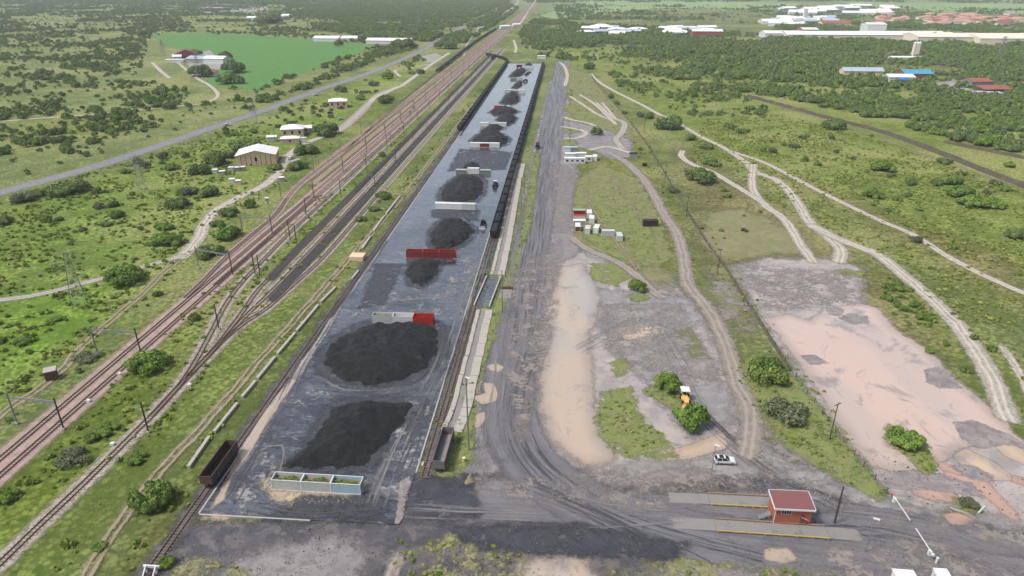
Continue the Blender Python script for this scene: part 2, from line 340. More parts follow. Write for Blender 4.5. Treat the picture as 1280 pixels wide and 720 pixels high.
# ================================================================ the land: one sheet to the horizon, its plant cover tinted by zone
def zone_colors(X, Y):
    T = np.empty(X.shape+(3,)); T[:] = col(124, 134, 86)[:3]; B = np.zeros(X.shape)
    zones = [   # polygon in the photograph, colour, bareness, feather in metres
        ([(-700, 250), (-300, 20), (0, -12), (600, -12), (600, 40), (400, 110), (0, 236)], (138, 148, 96), .0, 60),
        ([(-300, 20), (-100, -16), (1700, -16), (1500, 12), (660, 14)], (134, 152, 112), 0, 200),
        ([(0, 150), (200, 132), (260, 128), (180, 160), (0, 190)], (142, 150, 84), .1, 20),
        ([(-400, 420), (0, 255), (180, 205), (330, 150), (470, 95), (560, 65), (520, 95), (420, 165), (330, 235), (240, 320), (150, 400), (-100, 580)], (136, 154, 78), .0, 8),
        ([(0, 260), (130, 225), (200, 260), (150, 330), (0, 370)], (128, 150, 72), .0, 10),
        ([(0, 375), (90, 355), (160, 350), (140, 400), (40, 470), (0, 500)], (128, 158, 64), .0, 8),
        ([(330, 235), (420, 165), (520, 98), (600, 50), (645, 15), (660, 15), (625, 78), (480, 250), (360, 400), (230, 560), (60, 760), (-300, 760), (-200, 640), (0, 560), (130, 430), (240, 330)], (120, 134, 70), .12, 5),
        ([(0, 620), (60, 560), (150, 470), (250, 370), (300, 340), (180, 500), (60, 660), (-60, 760), (-200, 760)], (118, 134, 60), .08, 4),
        ([(225, 600), (330, 470), (470, 290), (560, 180), (625, 90), (637, 80), (530, 220), (400, 420), (250, 640), (180, 740), (100, 760)], (112, 122, 66), .2, 3),
        ([(640, 60), (740, 90), (820, 160), (1000, 240), (1280, 380), (1700, 560), (1500, 120), (960, 100), (800, 60)], (138, 150, 80), .08, 20),
        ([(700, 80), (735, 95), (800, 160), (860, 300), (880, 400), (1000, 560), (900, 600), (760, 400), (715, 260), (690, 200)], (134, 136, 78), .2, 6),
        ([(850, 180), (930, 230), (1040, 290), (1130, 350), (1250, 480), (1100, 420), (1000, 330), (900, 330), (860, 260)], (126, 118, 84), .25, 10),
        ([(960, 215), (1060, 262), (1180, 330), (1290, 390), (1290, 330), (1100, 265), (1000, 220)], (136, 128, 88), .15, 10),
        ([(1090, 330), (1200, 400), (1290, 480), (1290, 600), (1250, 520), (1150, 400)], (124, 134, 70), .2, 8),
        ([(200, 650), (500, 650), (700, 700), (1280, 690), (1280, 900), (100, 900)], (122, 118, 76), .35, 5),
        ([(1020, 75), (1110, 92), (1120, 104), (1010, 92)], (150, 172, 78), 0, 12),
    ]
    for poly, c, br, fe in zones:
        w_ = np.clip(sdist(X, Y, wpoly(poly))/fe*.5+.5, 0, 1)[..., None]; T = T*(1-w_)+np.array(col(*c)[:3])*w_; B = B*(1-w_[..., 0])+br*w_[..., 0]
    return T*1.13*np.array([1.03, 1.0, 1.0]), B
ys = [-400, -100, 40]; y = 60
while y < 16000: ys.append(y); y += max(2.2, y*.012)
ys.append(16000)
xs = [0]; x = 0
while x < 16000: x += max(4, (x-150)*.02); xs.append(min(x, 16000))
xs = np.array([-q for q in xs[:0:-1]] + xs, float); ys = np.array(ys, float); X, Y = np.meshgrid(xs, ys)
T, B = zone_colors(X, Y); nx, ny = len(xs), len(ys); idx = np.arange(nx*ny).reshape(ny, nx)
q = np.stack([idx[:-1, :-1].ravel(), idx[:-1, 1:].ravel(), idx[1:, 1:].ravel(), idx[1:, :-1].ravel()], 1)
g = mesh_obj("ground", np.stack([X.ravel(), Y.ravel(), np.zeros(nx*ny)], 1), q, M['ground'], attrs={"tint": T.reshape(-1, 3), "bare": B.ravel()}); g["kind"] = 'structure'

# ---------------------------------------------------------------- fields far off
patch("crop_field", [(186, 42), (260, 41), (400, 50), (470, 57), (440, 70), (400, 84), (340, 104), (322, 113), (290, 109), (255, 106), (286, 70), (240, 66), (210, 58)], .012, M['pinkfield'])
patch("far_field", [(670, 20), (740, -2), (1000, 4), (1000, 12), (820, 10), (700, 24)], .012, M['palefield'], over=60)
patch("far_field", [(1050, 2), (1290, 5), (1290, 18), (1180, 15), (1060, 6)], .012, M['palefield'], over=60)
patch("substation_gravel", [(232, 16), (250, 9), (330, 6), (336, 12), (290, 18)], .012, M['palegravel'], over=8)
patch("gravel_yard", [(1085, 72), (1150, 68), (1210, 76), (1235, 80), (1200, 83), (1130, 78), (1080, 77)], .012, M['palegravel'], over=8)
patch("gravel_yard", [(1155, 108), (1190, 99), (1200, 102), (1215, 112), (1260, 118), (1250, 122), (1190, 116)], .012, M['palegravel'], over=6)
patch("gravel_yard", [(726, 36), (800, 36), (900, 38), (895, 45), (780, 47), (730, 43)], .012, M['palegravel'], over=8)
patch("gravel_yard", [(232, 72), (262, 62), (272, 72), (280, 84), (250, 94), (236, 88)], .012, M['palegravel'], over=4)
patch("gravel_yard", [(528, 70), (545, 66), (556, 72), (545, 79), (530, 78)], .012, M['palegravel'], over=4)

# ---------------------------------------------------------------- mud flats, gravel and coal dust of the right side
patch("gravel_ground", [(700, 100), (712, 130), (700, 190), (722, 220), (715, 262), (730, 300), (790, 340), (840, 345), (880, 400), (915, 470), (940, 540), (985, 575), (1060, 600), (1110, 622), (1180, 640), (1290, 640), (1400, 720), (1290, 830), (560, 830), (500, 655), (520, 600), (560, 595), (590, 575), (600, 480), (640, 330), (668, 180), (688, 100)], .02, M['gravel'], over=4)
patch("mud_flat", [(905, 335), (960, 322), (1030, 322), (1075, 335), (1080, 385), (1120, 420), (1160, 450), (1215, 500), (1260, 550), (1400, 600), (1400, 700), (1250, 650), (1120, 622), (1070, 570), (1010, 490), (960, 410), (925, 360)], .03, M['mud'], over=5)
patch("mud_flat", [(660, 330), (700, 300), (760, 330), (800, 345), (860, 370), (900, 440), (930, 520), (900, 560), (830, 580), (740, 590), (690, 570), (665, 500), (668, 420)], .03, M['mud'], over=5)
patch("gravel_ground", [(745, 190), (690, 175), (690, 150), (740, 150), (790, 175), (790, 195), (765, 200)], .03, M['pinkgravel'], over=3)
patch("coal_dust_ground", [(762, 430), (800, 385), (850, 390), (880, 440), (915, 500), (905, 560), (860, 545), (800, 470)], .034, M['gravel'], over=3)
patch("coal_dust_ground", [(740, 360), (860, 372), (880, 400), (850, 420), (770, 425), (735, 400)], .034, M['gravel'], over=3)
patch("gravel_ground", [(686, 110), (702, 110), (724, 225), (716, 262), (726, 315), (700, 330), (676, 420), (672, 520), (690, 575), (760, 600), (720, 625), (600, 600), (618, 470), (650, 330), (672, 200)], .038, M['pinkgravel'], over=3)
patch("coal_dust_ground", [(225, 665), (262, 650), (500, 652), (700, 650), (1000, 670), (1290, 700), (1350, 760), (560, 760), (200, 760), (190, 700)], .042, M['coaldust'], over=3)
patch("coal_dust_ground", [(505, 600), (640, 592), (760, 610), (960, 596), (1110, 640), (1290, 668), (1400, 720), (1290, 705), (1000, 680), (700, 660), (500, 655)], .046, M['coaldust'], over=3)
patch("gravel_ground", [(240, 760), (300, 690), (420, 670), (470, 690), (430, 760)], .05, M['pinkgravel'], over=3)
patch("gravel_ground", [(560, 612), (640, 600), (760, 630), (1000, 612), (1110, 650), (1000, 660), (760, 648), (600, 628)], .05, M['pinkgravel'], over=3)
patch("gravel_ground", [(700, 760), (860, 700), (1010, 700), (1100, 700), (1060, 760)], .05, M['pinkgravel'], over=3)
# ---------------------------------------------------------------- haul road and its bend
ribbon("haul_road", [(704, 76), (700, 100), (692, 150), (684, 200), (672, 270), (658, 340), (644, 420), (635, 500), (650, 560), (700, 610), (790, 650), (920, 678), (1080, 700), (1350, 740)], 17, .06, M['haul'], width2=13, over=2.5, cols=12)
ribbon("haul_road", [(500, 628), (620, 632), (760, 636), (900, 640), (1060, 650), (1180, 668), (1350, 710)], 9, .056, M['haul'], over=2.5)
ribbon("haul_road", [(1020, 668), (1120, 672), (1200, 688), (1290, 730), (1400, 790)], 12, .058, M['haul'], over=2.5)
for a in ([(655, 440), (640, 500), (648, 560), (690, 610), (760, 655), (860, 700)], [(662, 440), (650, 510), (668, 570), (730, 620), (820, 660), (960, 700)],
          [(640, 600), (740, 640), (840, 690), (900, 720)], [(1000, 665), (1120, 668), (1220, 700), (1300, 750)], [(680, 160), (660, 280), (640, 430)], [(690, 160), (676, 270), (662, 420)]):
    ribbon("tyre_marks", a, 5, .066, M['rut'], over=.2)
# ---------------------------------------------------------------- water standing on the mud
patch("puddle_water", [(956, 398), (985, 392), (1010, 400), (1030, 385), (1070, 378), (1098, 385), (1118, 410), (1160, 438), (1200, 478), (1240, 512), (1290, 560), (1240, 556), (1210, 560), (1180, 575), (1160, 585), (1120, 590), (1090, 582), (1060, 550), (1030, 505), (1000, 455), (975, 425)], .07, M['pinkwater'], over=3.5)
patch("puddle_water", [(1172, 578), (1200, 582), (1250, 590), (1290, 600), (1290, 612), (1265, 603), (1262, 598), (1200, 595), (1176, 586)], .072, M['orangewater'])
patch("puddle_water", [(1176, 582), (1205, 592), (1235, 603), (1252, 620), (1268, 640), (1278, 655), (1270, 652), (1250, 640), (1238, 628), (1215, 608), (1180, 598)], .074, M['orangewater'])
patch("puddle_water", [(1138, 610), (1165, 608), (1195, 618), (1200, 630), (1165, 627), (1142, 618)], .07, M['orangewater'])
patch("puddle_water", [(1176, 641), (1200, 641), (1216, 651), (1208, 656), (1186, 655)], .074, M['orangewater'])
patch("puddle_water", [(1126, 637), (1136, 637), (1139, 642), (1128, 643)], .074, M['orangewater'], over=1)
patch("puddle_water", [(1238, 553), (1265, 552), (1300, 580), (1300, 592), (1255, 570)], .074, M['potwater'])
patch("puddle_water", [(1205, 560), (1240, 575), (1266, 595), (1264, 602), (1230, 600), (1205, 585), (1190, 570)], .076, M['potwater'])
patch("puddle_water", [(702, 332), (728, 330), (742, 350), (750, 375), (745, 405), (735, 430), (742, 470), (745, 510), (750, 545), (770, 572), (735, 585), (705, 570), (684, 545), (672, 500), (674, 465), (684, 430), (682, 385), (694, 350)], .07, M['tanwater'], over=3.5)
patch("puddle_water", [(770, 410), (800, 405), (830, 408), (820, 422), (800, 430), (780, 424)], .07, M['potwater'])
patch("puddle_water", [(800, 560), (850, 560), (905, 540), (910, 560), (860, 575), (820, 575)], .07, M['potwater'])
patch("puddle_water", [(608, 457), (620, 454), (631, 459), (624, 466), (612, 463)], .07, M['potwater'], over=1)
patch("puddle_water", [(590, 496), (606, 492), (604, 478), (618, 480), (623, 492), (620, 502), (602, 506)], .07, M['potwater'], over=1)
patch("puddle_water", [(592, 520), (606, 514), (606, 525), (598, 538), (592, 533)], .07, M['potwater'], over=1)
patch("puddle_water", [(650, 700), (690, 694), (735, 700), (760, 740), (640, 750)], .07, M['tanwater'])
patch("puddle_water", [(955, 686), (985, 685), (998, 700), (980, 705), (955, 700)], .07, M['potwater'])
patch("puddle_water", [(494, 655), (500, 600), (513, 597), (506, 630), (500, 656)], .262, M['greymud'], over=1)
patch("mud_bank", [(1048, 398), (1062, 392), (1084, 395), (1086, 404), (1064, 406)], .08, M['greymud'], over=1)
patch("mud_bank", [(1033, 385), (1045, 384), (1056, 388), (1050, 396), (1036, 393)], .08, M['greymud'], over=1)
patch("mud_bank", [(1156, 462), (1172, 458), (1190, 470), (1202, 486), (1175, 486), (1158, 478)], .08, M['greymud'], over=1)
patch("mud_bank", [(1193, 528), (1215, 525), (1265, 545), (1290, 562), (1255, 555), (1225, 562), (1200, 548)], .08, M['greymud'], over=1)
patch("mud_bank", [(1185, 583), (1215, 582), (1243, 595), (1240, 603), (1215, 600)], .082, M['greymud'], over=1)
patch("mud_bank", [(1000, 445), (1018, 444), (1036, 454), (1014, 457)], .08, M['greymud'], over=1)
patch("mud_bank", [(1110, 590), (1160, 588), (1215, 604), (1225, 622), (1160, 612), (1118, 612), (1090, 595)], .08, M['greymud'], over=2)
# ---------------------------------------------------------------- grass islands and verges
for i, pts in enumerate([
    [(1105, 535), (1112, 532), (1150, 548), (1160, 560), (1170, 580), (1172, 592), (1155, 594), (1135, 575), (1112, 553)],
    [(1192, 625), (1205, 622), (1222, 630), (1225, 640), (1205, 641)],
    [(752, 490), (790, 485), (800, 520), (830, 545), (850, 572), (790, 574), (760, 560), (745, 530)],
    [(760, 455), (782, 447), (788, 462), (770, 472)], [(800, 487), (830, 478), (850, 496), (880, 510), (840, 512)],
    [(846, 412), (866, 410), (880, 440), (890, 450), (862, 448)],
    [(905, 465), (945, 445), (990, 470), (1020, 500), (1050, 545), (1085, 590), (1108, 618), (1100, 628), (1060, 606), (1000, 575), (960, 545), (935, 505)],
    [(1046, 338), (1058, 336), (1080, 341), (1078, 347), (1052, 345)],
    [(512, 590), (522, 560), (545, 545), (588, 500), (592, 520), (590, 575), (578, 592), (550, 598)],
    [(590, 445), (626, 360), (650, 300), (668, 190), (676, 190), (664, 280), (640, 360), (612, 440), (595, 480)],
    [(715, 270), (740, 252), (775, 262), (800, 262), (820, 300), (800, 330), (770, 322), (735, 302)],
    [(738, 330), (765, 328), (790, 345), (770, 358), (740, 350)],
    [(700, 132), (740, 130), (760, 148), (722, 150)], [(704, 160), (724, 160), (724, 166), (706, 167)], [(700, 175), (720, 175), (722, 182), (700, 182)],
    [(780, 370), (805, 366), (812, 372), (798, 380)]]):
    patch("grass_patch", pts, .09 + i*.002, M['verge'], over=1.5)
for pts in ([(700, 82), (735, 92), (790, 150), (790, 175), (750, 160), (705, 150), (716, 120)], [(720, 225), (750, 205), (800, 225), (825, 270), (840, 320), (820, 340), (780, 330), (720, 300), (716, 260)]):
    patch("grass_patch", pts, .088, M['olive'], over=4)
for pts in ([(880, 265), (930, 262), (1000, 290), (1020, 320), (960, 320), (900, 328), (870, 300)], [(880, 330), (910, 330), (940, 390), (930, 420), (900, 390)], [(800, 330), (850, 345), (830, 362), (790, 350)]):
    patch("dry_grass", pts, .086, M['brownveg'], over=5)
patch("weedy_ground", [(520, 690), (560, 668), (640, 672), (660, 700), (640, 760), (500, 760)], .088, M['weedy'], over=4)
patch("weedy_ground", [(760, 712), (850, 700), (950, 708), (1080, 712), (1080, 760), (740, 760)], .088, M['weedy'], over=3)
patch("weedy_ground", [(225, 690), (300, 712), (330, 735), (240, 760), (190, 750)], .088, M['weedy'], over=3)
patch("weedy_ground", [(830, 605), (880, 602), (900, 612), (850, 616)], .088, M['weedy'], over=2)

# ---------------------------------------------------------------- roads and tracks
mainroad = [(-420, 330), (-200, 290), (-60, 258), (0, 241), (70, 222), (130, 205), (200, 182), (270, 158), (330, 138), (400, 112), (470, 88), (530, 62), (545, 52), (560, 44), (600, 22), (640, 2)]
ribbon("road_shoulder", mainroad, 11.5, .11, M['shoulder'], over=1.5)
ribbon("asphalt_road", mainroad, 8.6, .118, M['asphalt'], over=.6)
TR = [  # track, width, material
    ([(562, 66), (540, 80), (515, 98), (500, 108), (482, 114), (468, 122), (455, 138), (440, 152), (425, 163), (385, 178), (360, 195), (352, 212), (330, 232), (300, 246), (272, 262), (256, 280), (250, 295), (240, 308), (224, 325)], 7, 'path'),
    ([(224, 325), (200, 345), (180, 365), (140, 400), (100, 435), (80, 460), (50, 485), (20, 505), (-40, 550)], 3.2, 'pathbrown'),
    ([(235, 318), (200, 328), (140, 345), (90, 358), (40, 370), (-40, 380)], 3.4, 'pathgrey'),
    ([(537, 80), (510, 86), (494, 88), (500, 96)], 4, 'path'), ([(470, 122), (490, 112), (505, 106)], 9, 'path'), ([(425, 163), (445, 145), (462, 128)], 9, 'pathgrey'),
    ([(352, 212), (358, 204), (376, 198)], 5, 'pathgrey'),
    ([(190, 78), (200, 88), (212, 98)], 6, 'path'), ([(222, 78), (236, 90), (248, 99), (262, 107), (272, 117), (268, 124), (256, 128)], 5, 'path'),
    ([(0, 152), (50, 148), (110, 144), (170, 138), (250, 130)], 4, 'path'),
    ([(738, 92), (748, 102), (768, 114), (800, 130), (822, 142), (850, 156), (878, 172), (905, 185), (935, 205)], 5, 'path'),
    ([(935, 205), (944, 215), (968, 224), (985, 238), (998, 256), (1012, 278), (1034, 296), (1050, 312), (1048, 330)], 6.5, 'path'),
    ([(905, 187), (935, 196), (965, 208), (1010, 232), (1060, 257), (1100, 276), (1140, 293), (1180, 318), (1230, 345), (1300, 375)], 3.4, 'path'),
    ([(942, 205), (940, 222), (942, 238), (955, 256), (975, 270), (988, 285), (1000, 305), (1018, 330)], 5.5, 'path'),
    ([(853, 188), (852, 196), (866, 206), (890, 215), (915, 230), (940, 245), (960, 258)], 4, 'path'),
    ([(1010, 280), (1050, 300), (1095, 318), (1130, 345), (1165, 375), (1195, 405), (1220, 440), (1240, 475), (1252, 505), (1262, 530)], 7, 'path'),
    ([(760, 190), (785, 205), (805, 225), (818, 245), (830, 268), (845, 290), (853, 315), (856, 335), (862, 360), (884, 385), (905, 425), (918, 470), (935, 510), (938, 550), (930, 575)], 6.5, 'bigpath'),
    ([(712, 296), (735, 312), (765, 325), (790, 340), (812, 360), (830, 375)], 4.5, 'bigpath'),
    ([(703, 146), (715, 150), (735, 154), (744, 158)], 4.5, 'path'), ([(700, 158), (722, 162), (732, 166), (725, 172), (705, 174)], 4.5, 'path'),
    ([(712, 120), (730, 132), (745, 142), (758, 148), (768, 152)], 3, 'path'), ([(724, 118), (740, 128), (752, 138), (764, 150), (770, 156)], 3, 'path'), ([(745, 128), (756, 138), (768, 150)], 2.5, 'path'), ([(752, 128), (764, 142), (770, 150)], 2.5, 'path'),
    ([(768, 148), (780, 154), (778, 165), (770, 175), (780, 188)], 6, 'pathgrey'), ([(735, 188), (760, 184), (790, 192)], 4, 'path'),
    ([(700, 78), (706, 84), (709, 95), (706, 108)], 4, 'path'),
    ([(670, 0), (660, 15), (652, 27), (645, 33)], 8, 'path'), ([(642, 50), (645, 60), (644, 66)], 6, 'path'),
    ([(580, 70), (584, 55), (598, 36), (604, 33)], 3, 'pathgrey'), ([(596, 36), (614, 29), (630, 18), (645, 6), (650, -2)], 14, 'pathgrey'),
    ([(800, 340), (770, 300), (745, 270), (735, 250), (725, 232)], 2, 'pathbrown'), ([(760, 218), (770, 230), (782, 245)], 2, 'pathbrown'), ([(792, 255), (796, 268), (803, 280)], 1.6, 'pathbrown'),
    ([(212, 760), (228, 720), (240, 700)], 1.2, 'pathbrown'),
    ([(90, 760), (120, 700), (160, 640), (200, 590), (240, 548), (300, 480), (360, 410), (440, 320), (520, 225), (600, 120)], 2.8, 'pathbrown'),
    ([(480, 760), (492, 715), (500, 690)], 2.4, 'bigpath'),
    ([(940, 122), (1000, 140), (1080, 166), (1160, 195), (1290, 240)], 3, 'pathbrown'),
    ([(1250, 430), (1270, 460), (1290, 500)], 2, 'path'),
]
for i, (pts, w_, m) in enumerate(TR):
    ribbon("dirt_track" if w_ > 2.2 else "footpath", pts, w_*(.8 if w_ > 4 else 1), .12 + i*.003, M[m], over=1.2, step=2.0)

# ---------------------------------------------------------------- railway ballast
VPX, VPY = 711, -30
def vl(x, y, ys_): return [(VPX+(x-VPX)*(yy-VPY)/(y-VPY), yy) for yy in ys_]
T1 = vl(41, 540, [760, 640, 540, 440, 360, 300, 240, 180, 130, 90, 60, 36, 15, 0, -8])
T2 = vl(63, 540, [760, 640, 540, 440, 360, 300, 240, 180, 130, 90, 60, 36, 15, 0, -8])
T0 = [(232, 373), (256, 350), (285, 320), (322, 288), (345, 268)] + vl(440, 180, [230, 180, 130, 90, 60, 36, 15, 0])
T3 = [(270, 356), (290, 338), (322, 310)] + vl(470, 180, [260, 220, 180, 130, 90, 60, 36, 15, 0])
G1 = [(-20, 725), (50, 657), (110, 600), (170, 540), (202, 508), (235, 468), (262, 420), (280, 385), (297, 360), (320, 335)] + vl(467, 195, [290, 240, 195, 150, 110, 80, 55, 36])
K0 = [(190, 520), (214, 494), (245, 462), (275, 428), (300, 395), (327, 358)] + vl(505, 180, [320, 260, 180, 120, 80, 60])
K1 = [(236, 470), (270, 436), (305, 398), (342, 362)] + vl(514, 180, [320, 260, 180, 120, 80, 60])
K2 = [(280, 425), (305, 405), (335, 385), (365, 358)] + vl(528, 180, [320, 260, 180, 120, 80, 60])
XA = lambda a0, a1, l, n=30: [L(a0+(a1-a0)*i/n, l) for i in range(n+1)]
SL, SR1, SR2 = -1.9, AL(P(609, 300))[1]+2.3, AL(P(555, 575))[1]
ribbon("ballast_bed", [((a[0]+b_[0])/2, a[1]) for a, b_ in zip(T1, T2)], 9.5, .13, M['ballastpink'], over=1.5, smooth=False)
ribbon("ballast_bed", T0[:9], 4, .126, M['ballastpink'], over=1.2)
ribbon("ballast_bed", T3[:8], 4, .127, M['ballastpink'], over=1.2)
ribbon("ballast_bed", vl(458, 180, [235, 210, 180, 130, 90, 60, 36, 15, 0, -6]), 26, .122, M['ballastfar'], over=3, smooth=False, cols=12)
ribbon("ballast_bed", G1, 4.6, .132, M['ballastgrey'], over=1.5)
ribbon("ballast_bed", K0, 4.0, .133, M['ballastgrey'], over=1.5)
ribbon("ballast_bed", K1, 4.2, .135, M['ballastgrey'], over=1.5)
ribbon("ballast_bed", K2, 4.0, .134, M['ballastgrey'], over=1.5)
ribbon("coal_bed", [(335, 352)] + vl(503, 180, [320, 290, 260, 220, 180, 150, 120, 95, 75, 68]), 3.6, .142, M['coalbed'], over=1)
ribbon("coal_bed", [(338, 378), (352, 362)] + vl(519, 180, [320, 290, 260, 220, 180, 150, 120, 95, 75, 68]), 3.6, .143, M['coalbed'], over=1)
ribbon("ballast_bed", XA(-22, 700, SL), 3.2, .131, M['coaldust'], over=1.2, world=True)
ribbon("ballast_bed", XA(14, 755, SR1), 3.2, .131, M['coaldust'], over=1.2, world=True)

# ---------------------------------------------------------------- the coal yard's slab, a little above the ground
SZ = .25
def slab_mat():
    b = NB("wet_coal_stained_concrete", .4, .6); rot = -YARD; q = b.pos()
    n1 = b.noise(b.pos(.3, 1, 1, rot=rot), .12, 7, .75, 1.4); n2 = b.noise(b.pos(.35, 1, 1, rot=rot+.15), .45, 6, .75, 1.8); n3 = b.noise(q, .035, 5, .65); f = b.noise(q, 1.8, 4, .75)
    n4 = b.noise(b.pos(1, .12, 1, rot=rot), .5, 5, .7, .8)
    o = b.mix(b.ramp(n1, .38, .60), col(44, 47, 55), col(78, 82, 91))
    o = b.mix(b.ramp(n3, .45, .62, 0, .55), o, col(98, 100, 106)); o = b.mix(b.ramp(n4, .54, .68, 0, .45), o, col(52, 55, 63))
    o = b.mix(b.ramp(n2, .55, .66, 0, .75), o, col(138, 138, 140)); o = b.mix(b.ramp(n2, .48, .40, 0, .8), o, col(34, 35, 39))
    o = b.mix(b.ramp(f, .42, .72, 0, .4), o, b.mix(1.0, o, (.5, .5, .5, 1), 'MULTIPLY'))
    b.b.inputs['Coat Weight'].default_value = .85; b.b.inputs['Coat Roughness'].default_value = .1; b.b.inputs['Coat IOR'].default_value = 1.45
    b.base(o); r = b.math('ADD', b.ramp(n2, .42, .62, .07, .26), b.ramp(n1, .4, .65, .06, 0)); b.l(r, b.b.inputs["Roughness"])
    b.bump(b.math('ADD', n2, b.math('MULTIPLY', f, .25)), .07, .05); return b.m
M['slab'] = slab_mat()
M['kerb'] = paint("pale_concrete_kerb", (186, 184, 182), .8, .3, .8, (120, 118, 118))
wl = AL(P(519, 592))[1]; SW = wl; aF = AL(P(380, 650))[0]
slabpoly = [L(0, 0), L(758, 0), L(758, SW), L(AL(P(519, 592))[0], SW), L(0, AL(P(500, 652))[1])]
g = patch("coal_yard_slab", [(p.x, p.y) for p in slabpoly], SZ, M['slab'], over=0, world=True, cell=1.5)
# the patch keeps whole cells; build the slab instead as a strip
bpy.data.objects.remove(g)
s = MB(); nA = 120
for i in range(nA): 
    a0, a1 = 758*i/nA, 758*(i+1)/nA
    s.poly([L(a0, 0, SZ), L(a0, SW, SZ), L(a1, SW, SZ), L(a1, 0, SZ)])
s.poly([L(0, 0, 0), L(0, SW, 0), L(0, SW, SZ), L(0, 0, SZ)])
g = s.build("coal_yard_slab", M['slab']); g["kind"] = 'structure'
def kerb(a0, a1, l, w_=.35, z=SZ+.06):
    m = MB(); n = int((a1-a0)/6)
    for i in range(n):
        b0, b1 = a0+(a1-a0)*i/n+.02, a0+(a1-a0)*(i+1)/n-.02
        c = L((b0+b1)/2, l, z/2); m.obox(c, w_, b1-b0, z, YARD)
    o = m.build("slab_kerb", M['kerb']); o["kind"] = 'structure'; return o
kerb(0, 758, -.2); kerb(AL(P(519, 592))[0], 758, SW+.2)
o = MB().obox(L(-.2, SW*.28, (SZ+.05)/2), SW*.56, .3, SZ+.05, YARD).build("slab_kerb", M['kerb']); o["kind"] = 'structure'
SLABSPOTS = [([(262, 638), (282, 600), (300, 562), (330, 515), (372, 462), (380, 462), (350, 505), (325, 545), (308, 575), (290, 595), (280, 625)], 'potwater'), ([(255, 648), (268, 641), (290, 647), (285, 650)], 'sand'),
             ([(326, 598), (342, 594), (342, 615), (328, 612)], 'sand'), ([(335, 612), (455, 612), (462, 598), (458, 620), (430, 632), (380, 632), (340, 625)], 'sand'),
             ([(360, 470), (395, 430), (410, 400), (420, 395), (400, 430), (370, 475)], 'greymud')]
for i, (pts, m) in enumerate(SLABSPOTS): patch("silt_patch", [P(x, y, SZ)[:2] for x, y in pts], SZ+.012+i*.004, M[m], over=1.2, world=True)
# dried silt, wet streaks and brown stains over slab and yard
for i, (pts, m) in enumerate([([(480, 560), (500, 520), (520, 470), (545, 480), (540, 520), (515, 590), (495, 650), (470, 650)], 'wetstain'), ([(300, 600), (330, 560), (350, 540), (350, 590), (330, 640), (280, 640)], 'wetstain'), ([(355, 500), (400, 478), (520, 490), (400, 498), (370, 520)], 'wetstain'),
        ([(455, 360), (560, 360), (570, 395), (440, 395)], 'wetstain'), ([(560, 315), (600, 318), (590, 370), (560, 350)], 'wetstain'), ([(540, 262), (600, 262), (596, 276), (540, 272)], 'duststain'), ([(380, 620), (480, 620), (490, 648), (330, 648)], 'duststain'), ([(575, 186), (640, 190), (632, 212), (560, 214)], 'duststain'), ([(470, 330), (505, 330), (480, 380), (450, 385)], 'duststain')]):
    patch("silt_patch", [P(x, y, SZ)[:2] for x, y in pts], SZ+.03+i*.002, M[m], over=4, world=True)
for i, (pts, m) in enumerate([([(590, 600), (700, 600), (860, 620), (820, 640), (640, 625)], 'mudstain'), ([(700, 590), (880, 585), (960, 610), (860, 616), (740, 610)], 'mudstain'), ([(1050, 640), (1290, 660), (1290, 690), (1120, 660)], 'mudstain'), ([(560, 660), (720, 655), (860, 680), (840, 700), (600, 690)], 'duststain'), ([(1000, 690), (1160, 670), (1290, 720), (1290, 760), (1000, 740)], 'mudstain'),
        ([(750, 380), (850, 380), (900, 470), (860, 490), (760, 440)], 'mudstain'), ([(930, 500), (985, 560), (1060, 610), (960, 600), (915, 560)], 'mudstain'), ([(640, 340), (700, 300), (690, 420), (650, 560), (630, 480)], 'mudstain'), ([(920, 330), (1060, 340), (1080, 380), (960, 390)], 'mudstain'), ([(690, 200), (720, 215), (712, 290), (690, 290)], 'mudstain'), ([(880, 340), (930, 360), (950, 420), (900, 400)], 'mudstain'), ([(500, 600), (590, 596), (600, 650), (510, 650)], 'duststain')]):
    patch("silt_patch", pts, .105+i*.003, M[m], over=6)

def pale_rut():
    b = NB("pale_tyre_streaks", .5, .5); u = b.attr("across").outputs["Fac"]; al = b.attr("along").outputs["Fac"]
    cb = b.n("ShaderNodeCombineXYZ"); b.l(u, cb.inputs[0]); b.l(b.math('MULTIPLY', al, .03), cb.inputs[1]); l = b.noise(cb.outputs[0], 1.1, 5, .7); e = b.attr("edge").outputs["Fac"]
    b.base(b.mix(b.noise(b.pos(), .5, 3, .6), col(150, 146, 146), col(120, 117, 119))); b.l(b.math('MULTIPLY', b.ramp(l, .50, .60, 0, .8), b.ramp(e, 0, 1.5)), b.b.inputs["Alpha"]); return b.m
M['rutpale'] = pale_rut()
for i, (a, w_, m) in enumerate([([(1040, 648), (1120, 655), (1190, 670), (1290, 715)], 7, 'rutpale'), ([(1060, 662), (1140, 676), (1220, 700), (1300, 745)], 6, 'rutpale'), ([(500, 640), (620, 645), (760, 650), (900, 640)], 6, 'rutpale'), ([(690, 590), (730, 625), (800, 640), (960, 655)], 5, 'rutpale'), ([(720, 440), (800, 400), (840, 440), (880, 520), (930, 560)], 6, 'rutpale'),
        ([(650, 300), (630, 420), (618, 520), (600, 600)], 7, 'rutpale'), ([(920, 340), (980, 360), (1050, 345)], 5, 'rutpale'), ([(860, 500), (900, 540), (960, 590), (1060, 640)], 5, 'rut'), ([(690, 620), (760, 650), (840, 700)], 3, 'rut')]):
    ribbon("tyre_marks", a, w_, .15+i*.002, M[m], over=.2)
